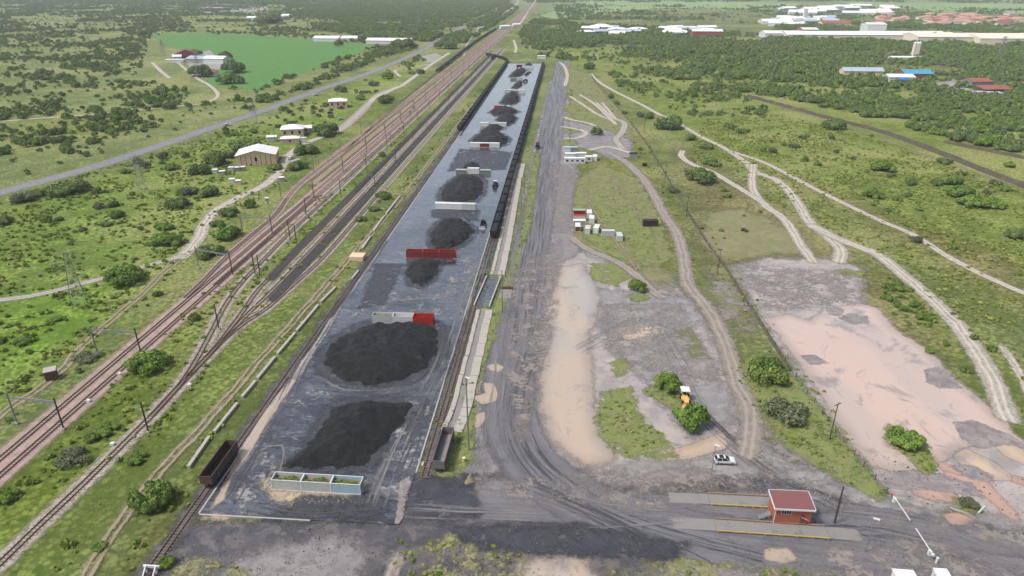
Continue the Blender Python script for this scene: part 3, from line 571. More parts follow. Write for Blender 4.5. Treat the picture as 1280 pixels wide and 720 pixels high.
for i, (a, w_, m) in enumerate([([(390, 470), (430, 490), (500, 488), (545, 465), (565, 420)], 4, 'rutpale'), ([(400, 490), (470, 496), (530, 485), (570, 440), (585, 380)], 3, 'rut'), ([(290, 600), (320, 570), (350, 560), (340, 600), (310, 620)], 4, 'rutpale'), ([(470, 640), (490, 580), (530, 500), (560, 440), (600, 330)], 6, 'rutpale'),
        ([(290, 630), (340, 540), (400, 420), (480, 300)], 5, 'rut'), ([(310, 635), (380, 645), (480, 640)], 5, 'rut'), ([(480, 380), (560, 370), (590, 340), (600, 300)], 5, 'rutpale'), ([(500, 600), (540, 500), (575, 410)], 4, 'rut')]):
    ribbon("tyre_marks", a, w_, SZ+.06+i*.002, M[m], over=.2)
# ================================================================ foliage
def leaf_mat(name, a, b_, c_, k=1.0):
    b = NB(name, .85, .15); t = b.attr("tone").outputs["Fac"]; oi = b.n("ShaderNodeObjectInfo").outputs["Random"]
    o = b.mix(b.ramp(t, .0, 1.), col(*a, k=k), col(*b_, k=k)); o = b.mix(b.math('MULTIPLY', oi, .6), o, col(*c_, k=k))
    b.base(o)
    tr = b.n("ShaderNodeBsdfTranslucent"); b.l(o, tr.inputs[0]); mx = b.n("ShaderNodeMixShader"); mx.inputs[0].default_value = .22
    out = b.t.nodes["Material Output"]; b.l(b.b.outputs[0], mx.inputs[1]); b.l(tr.outputs[0], mx.inputs[2]); b.l(mx.outputs[0], out.inputs[0]); return b.m
M['leafdark'] = leaf_mat("dark_acacia_leaves", (76, 98, 52), (138, 156, 92), (96, 116, 70), 1.25)
M['leafmid'] = leaf_mat("mid_green_leaves", (82, 112, 48), (148, 172, 84), (108, 132, 64), 1.25)
M['leafbright'] = leaf_mat("bright_green_leaves", (84, 110, 52), (150, 168, 88), (108, 128, 66), 1.05)
M['leafgrey'] = leaf_mat("grey_green_leaves", (92, 102, 74), (142, 148, 112), (108, 116, 88))
M['tuftyellow'] = leaf_mat("yellow_green_grass", (156, 164, 82), (200, 202, 118), (150, 160, 86))
M['tuftgreen'] = leaf_mat("green_grass", (108, 136, 48), (152, 172, 76), (122, 144, 66))
M['bark'] = paint("grey_brown_bark", (96, 84, 70), .9, .3, 2)
def crown_data(seed, nleaf, leaf, flat=.62, nl=14, droop=.0, spread=.74, skirt=.1):
    """a crown of unit radius: leaf clumps spread through the shells of several uneven lobes"""
    r = np.random.RandomState(seed); lob = []
    for i in range(nl):
        a = r.rand()*6.283; d = spread*math.sqrt(r.rand()) if i else 0; rr = .20+.26*r.rand() - .08*d
        lob.append((math.cos(a)*d, math.sin(a)*d, (skirt + (flat-skirt)*(1-d*d*.8)*(.55+.45*r.rand()))*.75, rr, r.rand()))
    lob = np.array(lob); li = r.randint(0, nl, nleaf); dd = r.normal(size=(nleaf, 3)); dd[:, 2] = np.abs(dd[:, 2])*1.0-.35
    dd /= np.linalg.norm(dd, axis=1)[:, None]; rad = lob[li, 3]*(.62+.42*r.rand(nleaf)**.6)
    c = lob[li, :3] + dd*rad[:, None]*np.array([1, 1, .82]); c[:, 2] = np.maximum(c[:, 2], .02+.1*r.rand(nleaf))
    nrm = dd + r.normal(size=(nleaf, 3))*.55; nrm /= np.linalg.norm(nrm, axis=1)[:, None]
    t = np.cross(nrm, r.normal(size=(nleaf, 3))); t /= np.linalg.norm(t, axis=1)[:, None]; bt = np.cross(nrm, t)
    s = (leaf*(.6+.8*r.rand(nleaf)))[:, None]
    k = 1+.0*s
    V = np.stack([c-t*s, c+bt*s*.6, c+t*s, c-bt*s*.6*k], 1).reshape(-1, 3)
    tone = np.clip(lob[li, 4]*.5+r.rand(nleaf)*.6-.05, 0, 1)
    return V, np.arange(nleaf*4).reshape(-1, 4), np.repeat(tone, 4)
def trunk_mesh(seed, H=.5, r0=.05, nb=5):
    r = random.Random(seed); m = MB(); m.rod((0, 0, -.03), (0, 0, H*.45), r0, 7, r0*.75)
    for i in range(nb):
        a = 6.283*i/nb+r.random(); m.rod((0, 0, H*.4), (math.cos(a)*.35, math.sin(a)*.35, H*(.8+.3*r.random())), r0*.6, 5, r0*.2)
    return m
TEMPL = {}
def make_tree(kind, seed, leafm, nleaf, leaf, trunkH=.45, **k):
    V, F, T = crown_data(seed, nleaf, leaf, **k)
    t = empty(kind, (0, 0, -500)); c = mesh_obj("crown", V, F, M[leafm], t, attrs={"tone": T})
    trunk_mesh(seed, trunkH).build("trunk", M['bark'], t); return t
for key, spec in {  # unit crown templates
    'acacia_a': ('thorn_tree', 11, 'leafdark', 5200, .062), 'acacia_b': ('thorn_tree', 12, 'leafdark', 5200, .062), 'acacia_c': ('thorn_tree', 13, 'leafmid', 5200, .062),
    'bright_a': ('bushy_tree', 14, 'leafbright', 5600, .06), 'bright_b': ('bushy_tree', 15, 'leafmid', 5600, .06), 'grey_a': ('thorn_bush', 16, 'leafgrey', 3200, .06)}.items():
    TEMPL[key] = make_tree(*spec, flat=.72 if 'bright' in key else .6, nl=20 if 'bright' in key else 15)
NTREE = [0]
def place_tree(key, x, y, r, h, label, group=None, z=0):
    t = copy_tree(TEMPL[key], (x, y, z), rnd.random()*6.28, label, group, (r*(1+.12*rnd.uniform(-1, 1)), r, h)); t["category"] = "tree" if h > 2.4 else "bush"; NTREE[0] += 1; return t
# hand placed: (pixel x, pixel y of the foot, width in pixels, height factor, kind, label)
HAND = [
    (198, 642, 54, .8, 'bright_b', "large round green tree beside the dirt track near the left corner of the coal slab"),
    (860, 545, 50, .95, 'acacia_c', "broad green tree with dark underside just below the yellow loader"),
    (831, 494, 36, .85, 'bright_b', "rounded green tree to the left of the yellow loader"),
    (961, 484, 54, .62, 'bright_a', "spreading green tree on the grass verge beside the pink flooded flat"),
    (977, 535, 58, .55, 'grey_a', "grey-green twiggy tree below the spreading tree on the grass verge"),
    (1131, 566, 46, .6, 'bright_b', "dense green tree on the grass island in the pink water"),
    (797, 367, 23, .95, 'acacia_c', "lone small round tree on grey mud between two dirt tracks"),
    (1207, 638, 26, .5, 'grey_a', "low olive bush beside the white A-shaped trestle"),
    (185, 470, 48, .62, 'bright_b', "bright green bushy tree between the pink ballast and the grey ballast"),
    (155, 360, 50, .6, 'bright_b', "wide green tree just above the pale branch track at left"),
    (88, 246, 48, .42, 'acacia_a', "wide dark clump of thorn trees just below the main road"),
    (47, 247, 24, .5, 'acacia_b', "dark thorn bush left of the wide clump below the main road"),
    (8, 282, 20, .7, 'acacia_b', "dark thorn bush cut by the left edge near the road"),
    (30, 255, 32, .5, 'grey_a', "loose grey-green bush under the main road at far left"),
    (59, 279, 15, .8, 'acacia_c', "small leaning thorn tree in bright grass below the wide clump"),
    (74, 277, 12, .6, 'acacia_b', "tiny thorn bush right of the small leaning tree"),
    (158, 218, 15, .6, 'acacia_c', "small round bush near the top lattice pylon"),
    (224, 262, 29, .62, 'acacia_a', "dark round bush right of the lattice pylon in bright grass"),
    (262, 247, 26, .7, 'acacia_b', "dark bush at the right end of a pair above the pale dirt road"),
    (236, 246, 28, .5, 'grey_a', "dull green bush at the left end of a pair above the pale dirt road"),
    (250, 220, 24, .75, 'acacia_a', "dark thorn tree left of the beehive boxes"),
    (271, 208, 30, .8, 'acacia_b', "tall dark thorn tree behind the beehive boxes"),
    (216, 214, 18, .6, 'acacia_c', "mid green bush between main road and the dark thorn trees"),
    (213, 310, 40, .55, 'acacia_c', "big green bush left of the pale road's bend"),
    (146, 274, 22, .6, 'acacia_c', "bush in the middle of the bright green meadow"),
    (125, 262, 18, .5, 'grey_a', "faint grey-green bush in the middle of the meadow"),
    (133, 284, 14, .6, 'acacia_b', "small dark bush below the meadow's middle bush"),
    (104, 290, 10, .7, 'acacia_b', "tiny dark bush low in the bright meadow"),
    (207, 290, 22, .5, 'acacia_c', "bush at the foot of the meadow fence"),
    (283, 302, 40, .5, 'acacia_c', "wide bush between the pale road and the pink ballast"),
    (273, 285, 18, .6, 'acacia_b', "small bush right of the pale road's silvery bend"),
    (287, 272, 26, .5, 'acacia_a', "dark bush above the two bushes right of the pale road"),
    (262, 325, 34, .55, 'acacia_a', "dark bush under the wide catenary beam beside the pale road"),
    (310, 193, 40, .6, 'acacia_b', "dark trees behind the big white roofed house"),
    (382, 195, 26, .7, 'acacia_a', "dark bush between white parked van and the ballast"),
    (372, 214, 22, .7, 'acacia_b', "dark round bush below the white parked van"),
    (408, 172, 32, .7, 'acacia_a', "dark tree cluster right of the small pale house"),
    (344, 214, 22, .45, 'acacia_c', "low bush in front of the big white roofed house"),
    (633, 172, 0.01, .5, 'acacia_a', None),
    (426, 116, 14, .8, 'acacia_a', "dark round tree touching the right side of the main road"),
    (397, 106, 8, .7, 'acacia_b', "small dark tree left of the main road past the parked cars"),
    (480, 130, 18, .8, 'acacia_a', "dark round tree beside the pale washed-out road"),
    (485, 127, 14, .7, 'acacia_b', "smaller dark tree behind the round tree by the washed-out road"),
    (451, 126, 14, .6, 'acacia_c', "green bush left of the washed-out road"),
    (467, 108, 12, .8, 'acacia_b', "dark bush between main road and washed-out road, lower one"),
    (485, 99, 16, .7, 'acacia_c', "green bush between main road and washed-out road, upper one"),
    (525, 93, 10, .9, 'acacia_a', "dark round tree in the fork of two pale tracks"),
    (515, 93, 9, .6, 'acacia_b', "brownish bush left of the fork's dark round tree"),
    (479, 250, 19, .6, 'acacia_a', "dark bush on the verge left of the slab, nearest to the camera of three"),
    (467, 265, 14, .6, 'acacia_b', "dark bush on the verge below the first of three"),
    (452, 278, 14, .6, 'acacia_b', "small dark bush on the verge, lowest of three left of the slab"),
    (478, 196, 10, .8, 'acacia_b', "small dark bush between coal strewn tracks and reddish track"),
    (874, 231, 34, .7, 'acacia_a', "large dark tree clump in the middle of the right-hand field"),
    (886, 206, 22, .5, 'acacia_b', "dark bush just above the large clump in the right-hand field"),
    (883, 187, 18, .5, 'acacia_a', "dark bush beside the start of the pale double track"),
    (893, 209, 15, .5, 'acacia_b', "dark bush between the large clump and the double rut"),
    (840, 242, 16, .6, 'grey_a', "faded bush left of the large dark clump"),
    (905, 240, 10, .6, 'acacia_c', "small green bush right of the double rut's end"),
    (908, 248, 13, .5, 'acacia_c', "lower small green bush near the double rut"),
    (876, 287, 7, .9, 'acacia_c', "small upright bush beside the fence line"),
    (901, 290, 7, .7, 'acacia_c', "tiny green bush right of the upright fence bush"),
    (745, 170, 14, 1., 'acacia_a', "round lone tree on the grey clearing behind the white offices"),
    (736, 87, 15, .8, 'acacia_a', "dark tree beside the top end of the haul road"),
    (763, 123, 9, .9, 'acacia_b', "dark bush on the fence line, nearest the pale track's bend"),
    (771, 131, 8, .9, 'acacia_b', "dark bush on the fence line, middle one"),
    (780, 143, 7, .9, 'acacia_b', "dark bush on the fence line, lower one"),
    (800, 147, 12, .8, 'grey_a', "dull bush at the left end of the dark thicket by the pale track"),
    (811, 149, 14, .8, 'acacia_b', "bush left of the dark thicket by the pale track"),
    (836, 163, 32, .7, 'acacia_a', "big dark thicket interrupting the pale track"),
    (862, 176, 16, .7, 'acacia_b', "dark bush just below the big thicket on the pale track"),
    (820, 122, 9, 1., 'acacia_c', "round tree standing in the open field beyond the pale track"),
    (800, 188, 8, .7, 'acacia_c', "tiny bush by the fence next to the blue box"),
    (1043, 163, 23, .75, 'acacia_a', "lone round dark tree beside the long earth bank"),
    (1102, 216, 32, .6, 'acacia_c', "grey-green thorn tree in the right-hand field above the thin track"),
    (1138, 231, 15, .8, 'acacia_b', "small bush right of the grey-green thorn tree"),
    (1091, 250, 28, .65, 'acacia_c', "thorn tree just above the thin dirt track"),
    (1121, 252, 12, .6, 'acacia_b', "small bush to the lower left of the dark thicket"),
    (1134, 247, 10, .8, 'acacia_b', "dark little bush left of the thicket"),
    (1172, 232, 18, .6, 'acacia_a', "dark round tree at the upper left of the thicket by the bank"),
    (1187, 232, 30, .6, 'acacia_b', "dark tree on top of the thicket by the bank"),
    (1198, 248, 38, .5, 'acacia_c', "wide green tree in the middle of the thicket by the bank"),
    (1213, 262, 38, .5, 'acacia_c', "wide low tree at the foot of the thicket"),
    (1243, 262, 30, .5, 'acacia_c', "green tree at the right end of the thicket"),
    (1255, 240, 18, .5, 'acacia_c', "small green tree above the thicket's right end"),
    (1180, 206, 20, .5, 'acacia_a', "dark bush pressed against the earth bank"),
    (1145, 305, 16, .8, 'grey_a', "olive bush beside the thin track above the wide gravel track"),
    (1272, 302, 26, .8, 'acacia_b', "dark tree cut by the right edge of the field"),
    (1148, 264, 10, .6, 'acacia_c', "small bush under the thicket's left end"),
    (1260, 210, 14, .7, 'acacia_c', "bush by the pink bare patch at the right edge"),
    (965, 192, 12, .8, 'grey_a', "grey bush left of the grassy field"),
    (1045, 192, 9, .8, 'grey_a', "little grey-green bush in the grassy field"),
    (1162, 443, 12, .6, 'bright_b', "small bush above the hedge between gravel track and flood"),
    (1207, 466, 15, .5, 'bright_a', "green shrub at the lower end of the hedge beside the flood"),
    (95, 585, 46, .35, 'grey_a', "grey leafless sprawling bush between the ballast beds"),
    (10, 632, 30, .6, 'bright_b', "bright green bush at the left edge below the pink ballast"),
    (60, 670, 0.01, .6, 'bright_b', None),
    (172, 584, 28, .5, 'bright_b', "low green bush between the grey ballast and the dirt track"),
    (128, 690, 20, .5, 'bright_b', "small green bush left of the white buffer stop"),
    (213, 712, 22, .8, 'bright_b', "blue-green shrub behind the white buffer stop"),
    (28, 433, 22, .5, 'bright_b', "green bush in the meadow left of the brown path"),
    (2, 430, 14, .7, 'acacia_b', "dark bush cut by the left edge in the meadow"),
    (72, 403, 20, .3, 'acacia_c', "low dark shrub beneath the nearer lattice pylon"),
    (110, 455, 34, .3, 'grey_a', "low grey-green scrub left of the double catenary beam"),
    (134, 548, 28, .5, 'bright_b', "round green bush beside the grey ballast's white relay box"),
    (205, 405, 0.01, .5, 'acacia_b', None),
    (253, 97, 30, .7, 'acacia_a', "dark trees in front of the farm's white sheds"),
    (282, 76, 18, .9, 'acacia_b', "dark tree at the right end of the farm's white sheds"),
    (292, 92, 26, .8, 'acacia_a', "large dark tree at the corner of the crop field"),
    (289, 106, 30, .6, 'acacia_b', "broad dark tree below the farm by the crop field"),
    (245, 70, 14, .8, 'acacia_b', "dark tree behind the red farmhouse roof"),
    (178, 46, 14, .9, 'acacia_b', "dark tree at the upper left corner of the crop field"),
    (458, 53, 24, .6, 'acacia_a', "dark tree in front of the long far white sheds"),
    (424, 58, 10, 1.1, 'acacia_a', "dark tree at the edge of the crop field by the white sheds"),
    (338, 30, 28, .6, 'acacia_b', "dark tree cluster below the substation"),
    (505, 62, 26, .7, 'acacia_a', "dark tree where the main road meets the far wood"),
    (557, 62, 26, .6, 'acacia_a', "dark tree left of the far dark wagons"),
]
for (px, py, wp, hf, key, label) in HAND:
    if not label: continue
    p = P(px, py); r = wp/scale_at(py)/2; r = r*1.15
    # the foot given is the low rim of the crown: move the centre back by about half its depth
    p = P(px, py-.0) + Vector((p.x, p.y, 0)).normalized()*r*.8
    place_tree(key, p.x, p.y, r, r*2*hf*.85 if wp > 1 else 1, label)
# ---- scattered trees and bushes: region in the photograph, per hectare, radius range, clustering, kinds, label
PATHLINES = []
def blocked(X, Y, wide=True):
    """where no scattered bush may stand: roads, ballast, paths, slab, mud, water, fields and yards"""
    b = np.zeros(X.shape, bool)
    for o in C.objects:
        n = o.name.split('.')[0]
        if o.type != 'MESH' or n in ('ground', 'grass_patch', 'weedy_ground', 'dry_grass', 'slab_kerb', 'crown', 'trunk') or o.get('kind') != 'structure': continue
        me = o.data; nv = len(me.vertices); co = np.empty(nv*3, np.float32); me.vertices.foreach_get("co", co); co = co.reshape(-1, 3)
        x0, y0 = co[:, :2].min(0)-3; x1, y1 = co[:, :2].max(0)+3; m = (X > x0) & (X < x1) & (Y > y0) & (Y < y1) & ~b
        if not m.any(): continue
        if "edge" in me.attributes:
            e = np.empty(nv, np.float32); me.attributes["edge"].data.foreach_get("value", e); co = co[e > -.5]
            if not len(co): continue
        cell = 3.0 if wide else 1.5; keys = set(map(tuple, np.floor(co[:, :2]/cell).astype(int)))
        ks = np.array(sorted({(a+i, c+j) for a, c in keys for i in (0, 1, -1) for j in (0, 1, -1)}) if wide and n in ('ballast_bed', 'asphalt_road') else sorted(keys)); code = np.unique(ks[:, 0].astype(np.int64)*1000003+ks[:, 1])
        ii = np.nonzero(m)[0]; kc = np.floor(X[ii]/cell).astype(np.int64)*1000003+np.floor(Y[ii]/cell).astype(np.int64)
        b[ii[np.isin(kc, code)]] = True
    return b
REG = [
    ([(-250, 280), (-60, 225), (0, 228), (100, 200), (200, 172), (262, 150), (262, 128), (220, 110), (170, 100), (0, 105), (-250, 150)], 130, (1.3, 4.5), .42, 0, "dark thorn bush in the scrub between the farm and the main road"),
    ([(-250, 150), (0, 105), (170, 100), (185, 60), (190, 40), (-60, 30), (-200, 60)], 90, (1.6, 5), .42, 0, "dark thorn bush in the open scrub left of the crop field"),
    ([(-60, 30), (190, 40), (470, 40), (520, 20), (640, 14), (630, -4), (-200, -4)], 50, (2.2, 6), .42, 0, "dark tree in the far bushveld beyond the crop field"),
    ([(370, 20), (400, 38), (440, 44), (520, 52), (580, 55), (650, 12), (630, 0), (480, -2), (390, 8)], 95, (4, 7), .2, 0, "dark tree in the dense far wood left of the railway"),
    ([(262, 128), (330, 122), (400, 98), (470, 62), (500, 55), (525, 60), (470, 76), (400, 106), (330, 132), (262, 155)], 170, (2, 4.5), .2, 0, "dark tree in the hedge belt along the main road"),
    ([(180, 44), (186, 38), (400, 44), (475, 52), (478, 58), (440, 74), (400, 88), (345, 108), (322, 118), (290, 112), (250, 108), (262, 100), (320, 108), (396, 82), (464, 57), (400, 50), (190, 45)], 60, (2.5, 5), .3, 0, "dark tree along the rim of the green crop field"),
    ([(130, 205), (200, 185), (330, 145), (460, 98), (540, 64), (520, 88), (470, 118), (400, 160), (340, 178), (300, 200), (230, 200), (160, 215)], 70, (1.0, 3.4), .4, 1, "small bush between the main road and the houses"),
    ([(-60, 300), (140, 222), (230, 215), (300, 235), (240, 300), (150, 350), (0, 372)], 20, (.8, 2.6), .6, 1, "small bush in the bright meadow under the pylon"),
    ([(-60, 400), (140, 360), (205, 340), (120, 415), (0, 500), (-60, 540)], 22, (.8, 2.4), .6, 2, "low bush in the lush meadow at the left edge"),
    ([(0, 560), (60, 500), (230, 350), (330, 245), (300, 262), (240, 325), (120, 430), (0, 530)], 90, (.8, 2.8), .4, 2, "low bush between the brown path and the pink ballast"),
    ([(-60, 690), (30, 590), (120, 515), (230, 400), (290, 355), (200, 480), (100, 590), (-30, 710)], 60, (.7, 2.6), .45, 2, "low green bush between the two ballast beds"),
    ([(60, 720), (150, 610), (220, 530), (330, 420), (420, 340), (400, 380), (280, 540), (190, 690), (150, 740)], 34, (.7, 2.0), .5, 2, "low green shrub left of the coal slab"),
    ([(655, 12), (690, 25), (730, 50), (900, 62), (960, 60), (960, 45), (900, 40), (740, 30), (680, 24)], 110, (2.5, 6), .25, 0, "dark tree near the far white-roofed village"),
    ([(648, 66), (650, 40), (668, 24), (720, 30), (735, 48), (900, 52), (1290, 62), (1290, 92), (1100, 90), (980, 95), (900, 100), (840, 100), (760, 84), (700, 74)], 150, (2.5, 6), .2, 0, "dark tree in the dense belt beyond the right-hand fields"),
    ([(960, 45), (980, 26), (1290, 36), (1290, 70), (960, 60)], 120, (2.5, 6), .25, 0, "dark tree near the long white factory"),
    ([(900, 96), (1100, 92), (1290, 92), (1290, 195), (1200, 178), (1100, 152), (1000, 128), (940, 118), (880, 112)], 170, (2.2, 5.5), .15, 0, "dark tree in the thick wood behind the earth bank"),
    ([(760, 90), (880, 106), (945, 124), (960, 150), (930, 170), (880, 150), (820, 130), (770, 106)], 130, (1.3, 4), .35, 0, "dark bush in the patchy scrub beside the pale track"),
    ([(690, 6), (1290, 10), (1290, 36), (960, 30), (700, 26)], 30, (2.5, 6), .5, 0, "dark tree in the far pale fields"),
    ([(640, -6), (1400, -6), (1400, 6), (1000, 2), (660, 4)], 16, (5, 9), .5, 0, "dark tree near the skyline"),
    ([(-300, -8), (640, -8), (640, 6), (-300, 6)], 22, (5, 9), .5, 0, "dark tree in the far hills' bushveld"),
    ([(930, 165), (1100, 170), (1290, 240), (1290, 360), (1200, 320), (1080, 262), (960, 205)], 50, (.6, 2.4), .5, 1, "small bush in the tussocky right-hand field"),
    ([(1100, 330), (1140, 365), (1185, 430), (1205, 470), (1190, 455), (1160, 430), (1115, 400), (1092, 355)], 900, (.9, 2.0), .3, 2, "dark green shrub in the hedge between gravel track and flood"),
    ([(1190, 390), (1290, 450), (1290, 480), (1240, 455), (1200, 428)], 450, (.8, 1.8), .4, 2, "dark green shrub right of the wide gravel track"),
    ([(780, 180), (860, 190), (1000, 290), (900, 320), (860, 300), (800, 220)], 25, (.5, 1.6), .5, 1, "tiny bush in the brown grass beside the fence"),
    ([(895, 330), (905, 330), (1020, 480), (1112, 620), (1100, 622), (1000, 490)], 60, (.6, 1.5), .3, 2, "low weed bush along the fence by the pink flood"),
    ([(190, 760), (240, 690), (330, 700), (520, 690), (560, 670), (650, 700), (640, 760)], 20, (.4, 1.0), .5, 2, "weed clump on the dark ground below the slab"),
]
KIND = {0: ['acacia_a', 'acacia_b', 'acacia_a', 'acacia_c'], 1: ['acacia_c', 'grey_a', 'acacia_b'], 2: ['bright_b', 'acacia_c', 'bright_a']}
rs = np.random.RandomState(5); cand = []
for ri, (poly, dens, (r0, r1), clus, kd, label) in enumerate(REG):
    W = np.array(wpoly(poly)); x0, y0 = W.min(0); x1, y1 = W.max(0); y1 = min(y1, 4200); x0 = max(x0, -3200); x1 = min(x1, 3200)
    n = int((x1-x0)*(y1-y0)/1e4*dens*1.5); n = min(n, 160000); X = rs.uniform(x0, x1, n); Y = rs.uniform(y0, y1, n)
    m = sdist(X, Y, W) > 0; X, Y = X[m], Y[m]; sc = 1/38. if r1 < 5.6 else 1/90.
    nz = fbm(X*sc, Y*sc, ri*7+3, 4); thr = np.quantile(nz, clus) if len(nz) else 0
    keep = rs.rand(len(X)) < np.clip((nz-thr)*12+.25, .14, 1); X, Y, nz = X[keep], Y[keep], nz[keep]
    b = blocked(X, Y) if 'hedge between' not in label and 'right of the wide gravel' not in label else np.zeros(len(X), bool); X, Y, nz = X[~b], Y[~b], nz[~b]; rr = r0+(r1-r0)*rs.rand(len(X))**1.8
    rr *= np.clip(.7+ (nz-thr)*4, .6, 1.15)
    for x, y, r in zip(X, Y, rr):
        u, v = px_of(x, y); vis = -25 < u < 1305 and -30 < v < 745
        cand.append((r/math.hypot(x, y) if vis else 0, x, y, r, kd, label, ri))
cand.sort(key=lambda c: -c[0]); NI = 300-NTREE[0]
for s_, x, y, r, kd, label, ri in cand[:NI]:
    key = KIND[kd][rs.randint(len(KIND[kd]))]; place_tree(key, x, y, r, r*(1.15+.4*rs.rand()), label, label.replace("dark tree", "dark trees").replace("bush", "bushes", 1) if 0 else "scattered " + label)
rest = cand[NI:]
print("trees", NTREE[0], "scrub", len(rest))
# ---- everything else of the bush: one object of instanced crowns
def stuff_points(name, pts, variants, label=None, cat=None):
    """pts: x, y, z, sx, sz, variant ; one geometry-nodes object that sets variants out on its points"""
    pts = np.asarray(pts, float); me = bpy.data.meshes.new(name); me.vertices.add(len(pts)); me.vertices.foreach_set("co", pts[:, :3].astype(np.float32).ravel())
    me.attributes.new("sc", 'FLOAT_VECTOR', 'POINT').data.foreach_set("vector", np.stack([pts[:, 3], pts[:, 3], pts[:, 4]], 1).astype(np.float32).ravel())
    me.attributes.new("rz", 'FLOAT', 'POINT').data.foreach_set("value", (np.random.RandomState(3).rand(len(pts))*6.28).astype(np.float32))
    me.attributes.new("vi", 'INT', 'POINT').data.foreach_set("value", pts[:, 5].astype(np.int32))
    o = bpy.data.objects.new(name, me); C.objects.link(o); col_ = bpy.data.collections.new(name+"_kinds")
    for i, v in enumerate(variants): v.name = "%s_kind_%d" % (name, i); col_.objects.link(v)
    g_ = bpy.data.node_groups.new(name, 'GeometryNodeTree'); g_.interface.new_socket("Geometry", in_out='INPUT', socket_type='NodeSocketGeometry'); g_.interface.new_socket("Geometry", in_out='OUTPUT', socket_type='NodeSocketGeometry')
    N = g_.nodes.new; gi = N('NodeGroupInput'); go = N('NodeGroupOutput'); ci = N('GeometryNodeCollectionInfo'); ci.inputs[0].default_value = col_; ci.inputs[1].default_value = True; ci.inputs[2].default_value = True
    ip = N('GeometryNodeInstanceOnPoints'); ip.inputs["Pick Instance"].default_value = True
    def at(nm, ty):
        a = N('GeometryNodeInputNamedAttribute'); a.data_type = ty; a.inputs[0].default_value = nm; return a.outputs[0]
    cx = N('ShaderNodeCombineXYZ'); g_.links.new(at("rz", 'FLOAT'), cx.inputs[2]); K_ = g_.links.new
    K_(gi.outputs[0], ip.inputs["Points"]); K_(ci.outputs[0], ip.inputs["Instance"]); K_(at("vi", 'INT'), ip.inputs["Instance Index"]); K_(cx.outputs[0], ip.inputs["Rotation"]); K_(at("sc", 'FLOAT_VECTOR'), ip.inputs["Scale"]); K_(ip.outputs[0], go.inputs[0])
    md = o.modifiers.new("scatter", 'NODES'); md.node_group = g_; tag(o, label, cat, kind='stuff'); return o
def bare_mesh(name, V, F, T, mat):
    o = mesh_obj(name, V, F, M[mat], attrs={"tone": T}); C.objects.unlink(o); return o
sv = [bare_mesh("scrub", *crown_data(40+i, 420, .16, flat=.7, nl=9), m) for i, m in enumerate(['leafdark', 'leafdark', 'leafmid', 'leafbright', 'leafgrey'])]
vmap = {0: [0, 1, 0, 2, 1], 1: [2, 4, 0], 2: [3, 2, 3]}
stuff_points("distant_scrub", [(x, y, 0, r, r*(1.1+.5*rnd.random()), vmap[kd][rnd.randrange(len(vmap[kd]))]) for s_, x, y, r, kd, l_, ri in rest], sv, "dark green bush and thorn trees spreading over the far land", "scrub")
